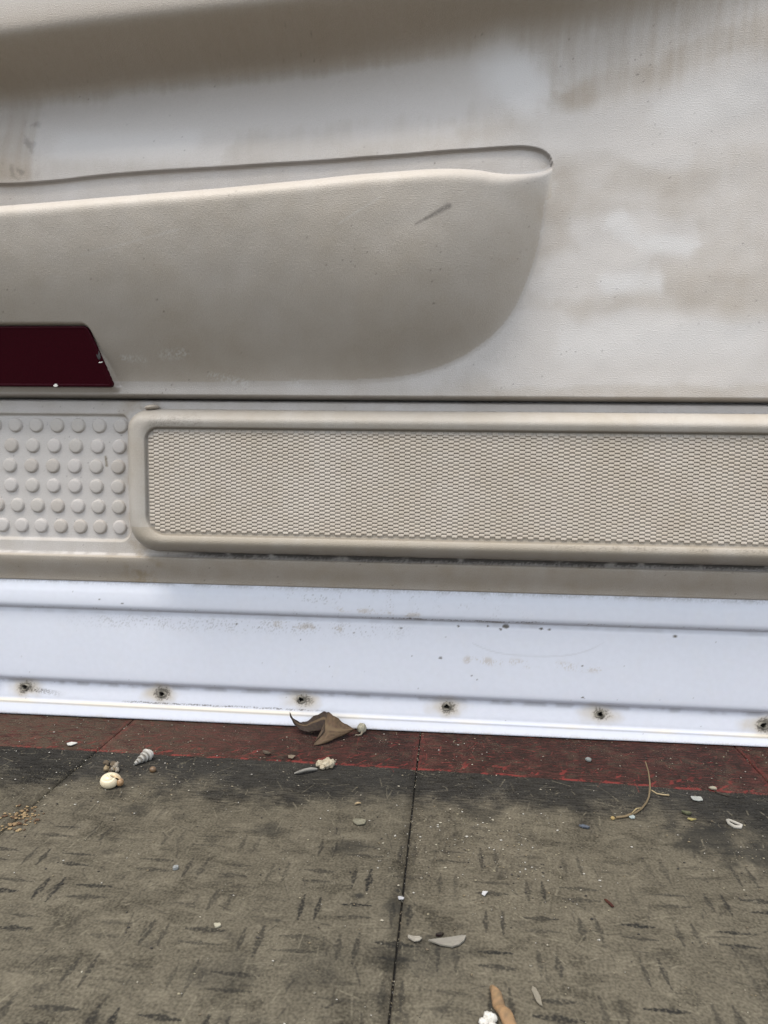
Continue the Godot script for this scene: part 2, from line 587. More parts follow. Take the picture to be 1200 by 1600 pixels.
func build_metal() -> void:
	var prof := PackedVector2Array([Vector2(0.0, 0.0010), Vector2(0.0010, 0.0026), Vector2(0.0022, 0.0030), Vector2(0.0108, 0.0010), Vector2(0.0124, 0.0012), Vector2(0.0140, 0.0006), Vector2(0.0160, 0.0000), Vector2(0.0185, -0.0002), Vector2(0.0280, -0.0012), Vector2(0.0340, -0.0016), Vector2(0.0358, -0.0010), Vector2(0.0378, 0.0008), Vector2(0.0400, 0.0022), Vector2(0.044, 0.0029), Vector2(0.060, 0.0034), Vector2(0.090, 0.0040), Vector2(0.110, 0.0044), Vector2(0.1172, 0.0048), Vector2(0.1184, 0.0064), Vector2(0.1202, 0.0084), Vector2(0.1245, 0.0098), Vector2(0.1360, 0.0096), Vector2(0.1430, 0.0082), Vector2(0.1480, 0.0070), Vector2(0.165, 0.0065)])
	var xs := span([-0.66, 0.006, -0.485, 0.0010, 0.335, 0.006, 0.52])
	var ys := span([0.001, 0.0008, 0.045, 0.0013, 0.110, 0.0007, 0.124, 0.0012, 0.165])
	var nx := xs.size()
	var ny := ys.size()
	var z := PackedFloat32Array()
	var col := PackedColorArray()
	var cls := PackedByteArray()
	z.resize(nx * ny)
	col.resize(nx * ny)
	cls.resize(nx * ny)
	var specks := [[0.067, 0.1140, 0.0042], [0.062, 0.1108, 0.0016], [0.102, 0.1125, 0.0022], [0.110, 0.1122, 0.002], [0.050, 0.1135, 0.0016], [0.231, 0.1095, 0.0025], [0.003, 0.0790, 0.0022], [-0.026, 0.0796, 0.0009], [0.145, 0.0437, 0.0014], [0.1435, 0.0760, 0.0014], [0.040, 0.058, 0.0012], [0.035, 0.062, 0.001], [-0.2065, 0.1074, 0.0017], [-0.183, 0.1045, 0.0012], [-0.349, 0.1303, 0.0013], [-0.325, 0.1265, 0.0011], [-0.085, 0.1020, 0.001], [-0.028, 0.1200, 0.0014], [-0.037, 0.1085, 0.001], [0.0075, 0.1004, 0.0009], [-0.140, 0.093, 0.0008], [0.02, 0.1125, 0.0016]]
	for j in ny:
		for i in nx:
			var x := xs[i]
			var y := ys[j]
			var yy := metal_y(x, y)
			var zz := along(prof, yy)
			zz += 0.006 * ss(-0.466, -0.478, x) * ss(0.034, 0.045, yy) * ss(0.122, 0.112, yy)
			var fine := n_fine.get_noise_2d(x, y)
			var mid := n_mid.get_noise_2d(x, y)
			var lo := n_low.get_noise_2d(x, y)
			var c := Vector3(0.585, 0.612, 0.682) * (1.0 + 0.015 * lo)
			# faint film of dust
			c = c.lerp(Vector3(0.62, 0.58, 0.50), 0.05 * ss(0.0, 0.7, mid))
			# grime under the trim and ridge and in the fold, their shadow painted in
			var g := 0.0
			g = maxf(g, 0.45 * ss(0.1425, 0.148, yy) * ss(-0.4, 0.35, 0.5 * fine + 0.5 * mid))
			g = maxf(g, 0.12 * (1.0 - ss(0.0005, 0.004, absf(yy - 0.1150))) * ss(-0.3, 0.5, mid + 0.3 * lo))
			g = maxf(g, 0.8 * (1.0 - ss(0.0004, 0.0012, absf(yy - 0.1200 + 0.002 * lo))) * ss(0.10, 0.35, 0.6 * fine + 0.4 * mid + 0.4 * ss(-0.12, 0.0, x) * ss(0.13, 0.05, x) - 0.16))
			g = maxf(g, 0.30 * (1.0 - ss(0.001, 0.004, absf(yy - 0.0345))) * ss(-0.2, 0.4, mid))
			var win := ss(-0.335, -0.325, x) * ss(-0.105, -0.14, x)
			g = maxf(g, 0.85 * win * (1.0 - ss(0.0003, 0.0012, absf(yy - 0.0170 + 0.0008 * mid))) * ss(-0.15, 0.25, 0.5 * n_mid.get_noise_2d(x * 2.0, 2.0) + n_fine.get_noise_2d(x * 2.3, y * 2.6)))
			var cream := 0.6 * (1.0 - ss(0.001, 0.0035, absf(yy - 0.0128))) * ss(-0.5, 0.3, lo + 0.5 * ss(-0.05, -0.25, x) + 0.25 * ss(0.2, 0.32, x) - 0.2)
			c = c.lerp(Vector3(0.70, 0.62, 0.45), cream)
			var grime_shade := Vector3(0.10, 0.09, 0.075)
			c = c.lerp(Vector3(0.40, 0.36, 0.29), 0.4 * ss(0.006, 0.001, y) * ss(-0.2, 0.4, fine + mid))
			for k in HOLES.size():
				var hc: Vector2 = HOLES[k]
				var dx := x - hc.x
				var dy := y - hc.y
				if absf(dx) > 0.075 or absf(dy) > 0.02:
					continue
				var d := Vector2(dx * (0.75 if dx > 0 else 1.0), dy * 1.15).length()
				g = maxf(g, 0.97 * (1.0 - ss(0.0034, 0.0088, d + 0.0045 * fine + 0.004 * mid)))
				c = c.lerp(Vector3(0.40, 0.33, 0.21), 0.65 * (1.0 - ss(0.004, 0.019, Vector2(dx * 0.7, dy * 1.25).length() + 0.006 * mid)))
				if k == 0:
					g = maxf(g, 0.9 * (1.0 - ss(0.0010, 0.0042, absf(dy + 0.12 * dx + 0.001))) * ss(0.05, 0.012, dx) * ss(0.0, 0.008, dx) * ss(-0.15, 0.3, n_fine.get_noise_2d(x * 2.3, y * 2.3) + 0.3 * mid))
				if Vector2(dx, dy).length() < 0.0028:
					cls[j * nx + i] = 9
			for s in specks:
				if absf(x - s[0]) < 0.006 and absf(y - s[1]) < 0.006:
					var d2 := Vector2((x - s[0]) * 0.7, y - s[1]).length() + 0.0007 * fine
					g = maxf(g, 0.95 * (1.0 - ss(float(s[2]) * 0.35, float(s[2]) * 0.75, d2)))
			g = maxf(g, 0.45 * ss(0.30, 0.60, fine) * ss(-0.05, 0.4, mid) * ss(0.120, 0.124, yy) * ss(-0.20, -0.12, x) * ss(0.12, 0.02, x))
			g = maxf(g, 0.35 * ss(0.25, 0.5, fine + 0.4 * mid) * (1.0 - ss(0.002, 0.012, absf(yy - 0.106))) * ss(-0.42, -0.32, x) * ss(0.0, -0.08, x))
			for s in [[Vector2(-0.10, 0.1275), Vector2(-0.02, 0.1235), 0.0035], [Vector2(-0.02, 0.1195), Vector2(0.09, 0.1178), 0.0012], [Vector2(-0.165, 0.1085), Vector2(-0.10, 0.1055), 0.0045], [Vector2(0.03, 0.078), Vector2(0.16, 0.074), 0.006]]:
				if x > s[0].x - 0.01 and x < s[1].x + 0.01:
					c = c.lerp(Vector3(0.36, 0.30, 0.22), 0.45 * (1.0 - ss(0.3, 1.0, seg_dist(x, y, s[0], s[1]) / float(s[2]))) * ss(0.0, 0.35, mid + 0.5 * fine))
			# a hair-thin curved scratch
			if x > 0.035 and x < 0.18 and y > 0.078 and y < 0.105:
				var arc := 0.0845 + 0.014 * pow(absf((x - 0.095) / 0.065), 3.0)
				g = maxf(g, 0.14 * (1.0 - ss(0.0003, 0.0011, absf(y - arc))) * ss(0.17, 0.15, x))
			# scattered fly specks
			g = maxf(g, 0.6 * ss(0.80, 0.86, n_fine.get_noise_2d(x * 0.9 + 4.0, y * 0.9)))
			c = c.lerp(grime_shade, clampf(g, 0, 1))
			var at := j * nx + i
			z[at] = zz
			col[at] = Color(c.x, c.y, c.z)
	relief(xs, ys, z, col, cls, ["metal_sheet"], m_paint, door, -0.013)
	# the empty screw holes: dark cups let into the flange, cavity darkness painted in
	for k in HOLES.size():
		var hc: Vector2 = HOLES[k]
		var st := SurfaceTool.new()
		st.begin(Mesh.PRIMITIVE_TRIANGLES)
		var rings := [[0.0050, 0.00006, 0.17], [0.0040, 0.0010, 0.22], [0.0027, 0.0009, 0.13], [0.0023, -0.0006, 0.05], [0.0021, -0.006, 0.018], [0.0, -0.0062, 0.012]]
		var seg := 16
		for r in rings.size() - 1:
			for s in seg:
				var q := [[r, s], [r, s + 1], [r + 1, s + 1], [r, s], [r + 1, s + 1], [r + 1, s]]
				for v in q:
					var a: float = TAU * (v[1] % seg) / seg
					var rr: float = rings[v[0]][0] * (1.0 + 0.14 * sin(a * 3.0 + k) + 0.10 * sin(a * 5.0 + 2.0 * k))
					var sh: float = rings[v[0]][2] * (1.0 + 0.5 * sin(a * 2.0 + k * 1.7))
					st.set_smooth_group(0)
					st.set_color(Color(sh, sh * 0.93, sh * 0.78))
					st.add_vertex(Vector3(rr * cos(a), rr * sin(a) * 0.9, rings[v[0]][1]))
		st.generate_normals()
		var o := commit("screw_hole", st.commit(), vertex_mat(0.8, 0.3), door)
		o.position = Vector3(hc.x, hc.y, along(prof, metal_y(hc.x, hc.y)) - 0.0001)


const CLEAN := Vector3(0.560, 0.533, 0.510)
const BROWN := Vector3(0.420, 0.372, 0.312)


func build_upper_trim() -> void:
	var c_top := PackedVector2Array([Vector2(-0.66, 0.5376), Vector2(-0.4318, 0.5377), Vector2(-0.3929, 0.5379), Vector2(-0.3033, 0.5449), Vector2(-0.1789, 0.5502), Vector2(-0.0583, 0.5559), Vector2(0.0471, 0.5627), Vector2(0.0701, 0.5634), Vector2(0.0846, 0.5603), Vector2(0.0925, 0.5545), Vector2(0.0945, 0.549)])
	var c_lip := PackedVector2Array([Vector2(-0.66, 0.503), Vector2(-0.4158, 0.5126), Vector2(-0.292, 0.5198), Vector2(-0.1721, 0.5268), Vector2(-0.0789, 0.534), Vector2(-0.0218, 0.5373), Vector2(0.0233, 0.5388), Vector2(0.0513, 0.5385), Vector2(0.0758, 0.5419), Vector2(0.0882, 0.545), Vector2(0.0945, 0.549)])
	var c_foot := PackedVector2Array([Vector2(-0.66, 0.344), Vector2(-0.2419, 0.3445), Vector2(-0.1167, 0.3470), Vector2(-0.0434, 0.3515), Vector2(0.0045, 0.3647), Vector2(0.0397, 0.3854), Vector2(0.0626, 0.4087), Vector2(0.0791, 0.4432), Vector2(0.0884, 0.4773), Vector2(0.0925, 0.5111), Vector2(0.0955, 0.545)])
	var c_over := PackedVector2Array([Vector2(-0.66, 0.620), Vector2(-0.4246, 0.617), Vector2(-0.3865, 0.6181), Vector2(-0.2988, 0.6255), Vector2(-0.1769, 0.6339), Vector2(-0.0588, 0.6425), Vector2(0.0555, 0.6560), Vector2(0.1661, 0.6700), Vector2(0.30, 0.690), Vector2(0.52, 0.72)])
	var xs := span([-0.66, 0.006, -0.465, 0.0012, 0.325, 0.006, 0.52])
	var ys := span([0.3352, 0.0008, 0.342, 0.0012, 0.512, 0.0009, 0.566, 0.0012, 0.735, 0.004, 0.81])
	# where the armrest ends to the right at each height
	var c_right := PackedVector2Array([Vector2(0.3446, -0.28), Vector2(0.3452, -0.2000), Vector2(0.3470, -0.1167), Vector2(0.3515, -0.0434), Vector2(0.3647, 0.0045), Vector2(0.3854, 0.0397), Vector2(0.4087, 0.0626), Vector2(0.4432, 0.0791), Vector2(0.4773, 0.0884), Vector2(0.5111, 0.0925), Vector2(0.545, 0.0955)])
	var right_end := PackedFloat32Array()
	for y in ys:
		right_end.append(along(c_right, y))
	var nx := xs.size()
	var ny := ys.size()
	var z := PackedFloat32Array()
	var col := PackedColorArray()
	var cls := PackedByteArray()
	z.resize(nx * ny)
	col.resize(nx * ny)
	cls.resize(nx * ny)
	# wiped-clean and dirty patches, also painted highlight and shading: from, to, half width, amount (+ clean, - brown)
	var strokes := [
		[Vector2(0.185, 0.578), Vector2(0.29, 0.60), 0.035, 0.75], [Vector2(0.10, 0.575), Vector2(0.20, 0.565), 0.022, 0.5],
		[Vector2(0.10, 0.445), Vector2(0.17, 0.46), 0.02, 0.8], [Vector2(0.13, 0.487), Vector2(0.21, 0.485), 0.018, 0.6],
		[Vector2(0.07, 0.375), Vector2(0.30, 0.385), 0.032, 0.9], [Vector2(-0.02, 0.362), Vector2(0.10, 0.40), 0.02, 0.5],
		[Vector2(0.160, 0.428), Vector2(0.31, 0.415), 0.012, -0.5], [Vector2(0.18, 0.445), Vector2(0.30, 0.44), 0.014, -0.45],
		[Vector2(0.105, 0.53), Vector2(0.088, 0.46), 0.016, -0.75], [Vector2(0.10, 0.545), Vector2(0.22, 0.562), 0.010, -0.4],
		[Vector2(0.02, 0.578), Vector2(0.12, 0.605), 0.016, -0.75], [Vector2(0.10, 0.60), Vector2(0.31, 0.665), 0.013, -0.75],
		[Vector2(0.16, 0.535), Vector2(0.23, 0.53), 0.014, -0.5], [Vector2(0.05, 0.344), Vector2(0.30, 0.342), 0.007, -0.7],
		[Vector2(-0.36, 0.575), Vector2(-0.22, 0.565), 0.022, 0.7], [Vector2(-0.30, 0.60), Vector2(0.0, 0.615), 0.02, 0.55],
		[Vector2(0.045, 0.63), Vector2(0.075, 0.605), 0.024, 0.65], [Vector2(-0.415, 0.57), Vector2(-0.415, 0.54), 0.024, -0.5],  # a highlight painted clean, recess shading painted brown
		[Vector2(-0.09, 0.575), Vector2(0.04, 0.585), 0.012, 0.3],
	]
	var white_scuffs := [[Vector2(-0.2650, 0.3745), Vector2(-0.2420, 0.3765), 0.006], [Vector2(-0.2230, 0.3570), Vector2(-0.1900, 0.3500), 0.005], [Vector2(-0.1460, 0.3500), Vector2(-0.1380, 0.3500), 0.006], [Vector2(-0.305, 0.372), Vector2(-0.285, 0.371), 0.004]]
	for i in nx:
		var x := xs[i]
		var yt := 0.29 + (along(c_top, x) - 0.29) * lerpf(0.982, 1.0, ss(-0.02, 0.13, x))
		var yl := along(c_lip, x)
		var yf := along(c_foot, x)
		var yo := along(c_over, x)
		var over := 0.054 * (1.0 - ss(-0.05, 0.36, x)) + 0.012
		var over_w := lerpf(0.0066, 0.032, ss(-0.16, 0.26, x))
		for j in ny:
			var y := ys[j]
			var lo := n_low.get_noise_2d(x, y)
			var mid := n_mid.get_noise_2d(x, y)
			var fine := n_fine.get_noise_2d(x, y)
			var calm := 1.0 - 0.85 * ss(yo - 0.008, yo + 0.006, y) * (1.0 - ss(0.05, 0.25, x))
			lo *= calm
			mid *= calm
			var run := calm * n_streak.get_noise_2d(x * 1.6, y * 0.16)
			# the plain panel, gently dished
			var zz := 0.024 + 0.0010 * lo
			zz += 0.018 * (1.0 - ss(0.545, 0.616, y)) * ss(0.35, 0.54, y) * (1.0 - ss(-0.02, 0.13, x))
			zz += 0.010 * ss(0.10, 0.36, x) * ss(0.56, 0.66, y)
			zz += 0.004 * exp(-pow((x - 0.06) / 0.045, 2) - pow((y - 0.61) / 0.03, 2))
			# the overhang above
			zz += over * (0.5 + 0.5 * tanh((y - yo - 0.011) / over_w))
						# armrest
			var arm := 0.0
			if x < 0.0955:
				var inside := y > yf
				if inside:
					var d := y - yf
					var dh := maxf(right_end[j] - x, 0.0)
					d = d * dh / sqrt(d * d + dh * dh + 1e-9)
					var t := clampf(d / lerpf(0.170, 0.105, ss(-0.16, 0.05, x)), 0, 1)
					arm = 0.088 * (1.0 - pow(1.0 - t, 3.0))
					arm = arm * arm / (arm + 0.054)
			var kind := 0
			var pull := 0.0
			if x < 0.0945 and y > yl - 0.031:
				var floor_z := zz - 0.0046
				var roll := lerpf(0.007, 0.028, clampf(arm / 0.045, 0, 1))
				var u := clampf((y - (yl - 0.003 - roll)) / roll, 0, 1)
				var low := lerpf(zz + arm, floor_z, u * u * u)
				pull = 1.0 - ss(yt - 0.0010, yt + 0.0006, y)
				zz = lerpf(zz, low, pull)
				if y > yl and y < yt:
					kind = 2
				elif y <= yl:
					kind = 1
			else:
				zz += arm
				if arm > 0.0015 and y <= yl:
					kind = 1
			# seat of the reflector
			var rd := reflector_distance(x, y)
			if rd > -0.010:
				var seat := lerpf(0.0335, 0.0560, clampf((y - 0.344) / 0.055, -0.3, 1.2)) - 0.0030
				zz = lerpf(zz, seat, ss(-0.005 if y < 0.346 else -0.0022, -0.0002, rd))
			# the lower edge rolls back into the seam
			zz -= 0.016 * pow(1.0 - clampf((y - 0.3352) / 0.0042, 0, 1), 2.0)
			# smoke-brown dirt film, wiped in places, plus painted shading of overhang, lip and recess
			var film_shade := 0.42 + 0.34 * lo + 0.16 * mid + 0.06 * run
			if kind == 1:
				film_shade = (0.80 + 0.18 * lo + 0.10 * mid) * ss(yl + 0.004, yl - 0.03, y)  # thins towards the lip: its brightness is painted in
			var white := 0.0  # chalky patches, and highlights painted as pale colour
			for s in [[Vector2(0.050, 0.628), Vector2(0.068, 0.608), 0.026, 0.8], [Vector2(0.155, 0.497), Vector2(0.175, 0.478), 0.010, 0.6], [Vector2(0.185, 0.478), Vector2(0.215, 0.474), 0.010, 0.7], [Vector2(0.15, 0.443), Vector2(0.19, 0.440), 0.011, 0.7], [Vector2(0.12, 0.39), Vector2(0.27, 0.395), 0.022, 0.5], [Vector2(-0.36, 0.567), Vector2(-0.24, 0.572), 0.014, 0.45], [Vector2(0.20, 0.590), Vector2(0.28, 0.606), 0.018, 0.45]]:
				var rr: float = s[2]
				if kind == 0 and x > s[0].x - 2 * rr and x < s[1].x + 2 * rr and absf(y - s[0].y) < 0.06:
					white = maxf(white, float(s[3]) * (1.0 - ss(0.2, 1.5, seg_dist(x + 0.010 * mid, y + 0.006 * lo, s[0], s[1]) / rr)))
			for s in strokes:
				var a: Vector2 = s[0]
				var b: Vector2 = s[1]
				var rr: float = s[2]
				if x < minf(a.x, b.x) - 2 * rr or x > maxf(a.x, b.x) + 2 * rr or y < minf(a.y, b.y) - 2 * rr or y > maxf(a.y, b.y) + 2 * rr:
					continue
				var d := seg_dist(x + 0.010 * mid, y + 0.008 * lo, a, b)
				film_shade -= float(s[3]) * (0.6 if s[3] < 0 else 1.0) * (1.0 - ss(0.40, 1.35, d / rr)) * (0.25 if kind == 1 else 0.85)
			film_shade += 1.0 * ss(yo - 0.012, yo + 0.010, y) * ss(yo + 0.060, yo + 0.012, y) * (1.0 - 0.5 * ss(0.05, 0.3, x))  # collected dirt, deepened to paint the shadow under the overhang
			film_shade -= 0.55 * ss(yo - 0.004, yo - 0.014, y) * ss(yo - 0.075, yo - 0.03, y) * (1.0 - ss(-0.05, 0.12, x))  # paler below the overhang: brightness put into the colour
			film_shade += 0.34 * run * ss(yo - 0.11, yo - 0.01, y)
			film_shade += 0.30 * ss(0.06, 0.20, x) * ss(0.615, 0.68, y - 0.10 * (x - 0.15))
			film_shade += 0.65 * ss(-0.385, -0.391, x + 0.002 * mid) * ss(0.53, 0.54, y) * ss(yo + 0.004, yo - 0.016, y)  # shading of the far left recess, painted brown
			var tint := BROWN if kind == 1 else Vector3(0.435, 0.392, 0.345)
			var c := CLEAN.lerp(tint, clampf(film_shade, 0, 1.75)) * (1.0 + 0.05 * fine)
			c = c.lerp(Vector3(0.66, 0.65, 0.645), clampf(white * 0.95, 0, 0.8))
			# slot edge shadow painted dark, and dark lines along the seam and reflector
			var g := 0.6 * (1.0 - ss(0.0, 0.0018, absf(y - yt))) * (1.0 if x < 0.0945 else 0.0)
			g = maxf(g, 0.55 * (1.0 - ss(0.0005, 0.0035, y - 0.3352)))
			g = maxf(g, 0.25 * (1.0 - ss(0.0, 0.004, absf(rd))))
			# the dark scuff on the armrest and a few specks
			var sd := seg_dist(x, y, Vector2(-0.0255, 0.4770), Vector2(0.0022, 0.4915))
			if sd < 0.004:
				g = maxf(g, 0.62 * (1.0 - ss(0.0004, lerpf(0.0014, 0.0036, ss(-0.0255, 0.0, x)), sd)) * (0.62 + 0.38 * ss(-0.2, 0.2, n_fine.get_noise_2d(x * 2.7, y * 2.9))))
			var sd2 := seg_dist(x, y, Vector2(-0.3215, 0.5105), Vector2(-0.3145, 0.5150))
			g = maxf(g, 0.7 * (1.0 - ss(0.0006, 0.0018, sd2)) * ss(-0.1, 0.1, fine))
			g = maxf(g, 0.55 * ss(0.70, 0.78, n_fine.get_noise_2d(x * 0.55 + 7.0, y * 0.55)) * ss(-0.1, 0.2, lo))
			g = maxf(g, 0.4 * ss(0.2, 0.42, mid) * ss(0.025, 0.0, seg_dist(x, y, Vector2(-0.40, 0.59), Vector2(-0.40, 0.548))))
			c = c.lerp(Vector3(0.055, 0.048, 0.042), g)
			var wsc := 0.0
			for s in white_scuffs:
				var dd := seg_dist(x, y, s[0], s[1])
				if dd < s[2]:
					wsc = maxf(wsc, (1.0 - dd / float(s[2])) * ss(-0.1, 0.3, n_fine.get_noise_2d(x * 2.9, y * 3.1) + 0.4 * fine))
			wsc = maxf(wsc, 0.25 * (1.0 - ss(0.0004, 0.0012, seg_dist(x, y, Vector2(-0.09, 0.478), Vector2(-0.055, 0.498)))))
			wsc = maxf(wsc, 0.2 * (1.0 - ss(0.0004, 0.0012, seg_dist(x, y, Vector2(-0.32, 0.455), Vector2(-0.23, 0.475)))))
			c = c.lerp(Vector3(0.62, 0.61, 0.59), 0.8 * wsc)
			var at := j * nx + i
			z[at] = zz
			col[at] = Color(c.x, c.y, c.z)
			cls[at] = kind
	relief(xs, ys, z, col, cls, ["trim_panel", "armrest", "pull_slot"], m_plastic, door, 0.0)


func reflector_distance(x: float, y: float) -> float:
	# positive inside the outline of the red lens: a bar whose right end leans
	var edge := -0.3240 - (y - 0.372) * 0.255
	var d := minf(minf(edge - x, x + 0.575), minf(y - 0.3447, 0.3990 - y))
	var r := 0.004
	var a := maxf(r - (edge - x), 0.0)
	var b := maxf(r - minf(y - 0.3447, 0.3990 - y), 0.0)
	return minf(d, r - Vector2(a, b).length()) if a > 0.0 and b > 0.0 else d


func build_lower_trim() -> void:
	var xs := span([-0.66, 0.005, -0.47, 0.0010, -0.25, 0.0015, 0.33, 0.006, 0.52])
	var ys := span([0.1466, 0.0007, 0.15, 0.0010, 0.20, 0.0010, 0.3346])
	var nx := xs.size()
	var ny := ys.size()
	var z := PackedFloat32Array()
	var col := PackedColorArray()
	var cls := PackedByteArray()
	z.resize(nx * ny)
	col.resize(nx * ny)
	cls.resize(nx * ny)
	for j in ny:
		for i in nx:
			var x := xs[i]
			var y := ys[j]
			var lo := n_low.get_noise_2d(x + 2.0, y)
			var mid := n_mid.get_noise_2d(x + 2.0, y)
			var fine := n_fine.get_noise_2d(x + 2.0, y)
			var zz := 0.0140
			var sp := round_rect(x, y, -0.62, -0.3132, 0.1919, 0.3192, 0.007, 0.010)
			zz -= 0.0030 * ss(-0.0008, 0.0014, sp)
			# ledge, then the band below it leans back towards its foot
			zz += 0.0048 * (1.0 - ss(0.1762, 0.1795, y))
			zz -= 0.0105 * ss(0.1765, 0.1475, y)
			zz -= 0.006 * pow(1.0 - clampf((y - 0.1466) / 0.003, 0, 1), 2.0)
			zz -= 0.007 * pow(1.0 - clampf((0.3346 - y) / 0.003, 0, 1), 2.0)
			var film_shade := 0.22 + 0.3 * lo + 0.25 * mid
			if y < 0.178:
				film_shade = 1.0 + 0.2 * lo + 0.2 * mid  # downward-tilted band darkened in colour too
			if sp > 0:
				film_shade -= 0.3
			film_shade += 0.5 * (1.0 - ss(0.0, 0.004, absf(sp))) * (1.0 if sp > 0 else 0.4)
			film_shade += 0.6 * (1.0 - ss(0.0, 0.03, absf(x + 0.30))) * ss(-0.1, 0.4, mid)
			var c := CLEAN.lerp(BROWN, clampf(film_shade, 0, 1.5)) * (1.0 + 0.05 * fine)
			var g := 0.0
			g = maxf(g, 0.92 * (1.0 - ss(0.0012, 0.0042, absf(y - 0.1815 + 0.0008 * lo) + 0.0016 * fine)) * ss(-0.27, -0.23, x) * ss(-0.7, -0.2, mid))
			g = maxf(g, 0.35 * (1.0 - ss(0.0, 0.0016, absf(y - 0.1788))) * ss(-0.2, 0.3, mid) * ss(-0.27, -0.29, x))
			g = maxf(g, 0.5 * (1.0 - ss(0.0, 0.0025, y - 0.1466)))
			g = maxf(g, 0.5 * ss(0.3320, 0.3346, y))
			g = maxf(g, 0.6 * ss(0.72, 0.79, n_fine.get_noise_2d(x * 0.6 + 17.0, y * 0.6)))
			var sd := seg_dist(x, y, Vector2(-0.3385, 0.277), Vector2(-0.3375, 0.268))
			c = c.lerp(Vector3(0.16, 0.12, 0.06), 0.7 * (1.0 - ss(0.0004, 0.0020, sd + 0.0006 * fine)))
			c = c.lerp(Vector3(0.05, 0.045, 0.04), clampf(g, 0, 1))
			var at := j * nx + i
			z[at] = zz
			col[at] = Color(c.x, c.y, c.z)
			cls[at] = 1 if sp > 0.0 else 0
	var made := relief(xs, ys, z, col, cls, ["lower_trim", "dotted_panel"], m_plastic, door, 0.0)
	var panel: MeshInstance3D = made[1]
	# raised round buttons
	var variants := []
	for v in 4:
		var st := SurfaceTool.new()
		st.begin(Mesh.PRIMITIVE_TRIANGLES)
		st.set_smooth_group(0)
		var rings := [[0.0076, 0.0], [0.0073, 0.0008], [0.0066, 0.0022], [0.0060, 0.0027], [0.0050, 0.0029], [0.0, 0.0030]]
		var c := CLEAN.lerp(BROWN, 0.05 + 0.13 * v)
		for r in rings.size() - 1:
			for s in 24:
				for q in [[r, s], [r, s + 1], [r + 1, s + 1], [r, s], [r + 1, s + 1], [r + 1, s]]:
					var a: float = TAU * (q[1] % 24) / 24
					st.set_color(Color(c.x, c.y, c.z))
					st.add_vertex(Vector3(rings[q[0]][0] * cos(a), rings[q[0]][0] * sin(a), rings[q[0]][1]))
		st.index()
		st.generate_normals()
		variants.append(st.commit())
	for row in [[0.3082, -0.3218, 0.02215], [0.2875, -0.3236, 0.0228], [0.2671, -0.3254, 0.0229], [0.2469, -0.3259, 0.0227], [0.2264, -0.3257, 0.0215], [0.2056, -0.3249, 0.0209]]:
		for k in 12:
			var o := commit("button", variants[rng.randi() % 4], m_plastic, panel)
			o.position = Vector3(row[1] - row[2] * k, row[0], 0.0109)


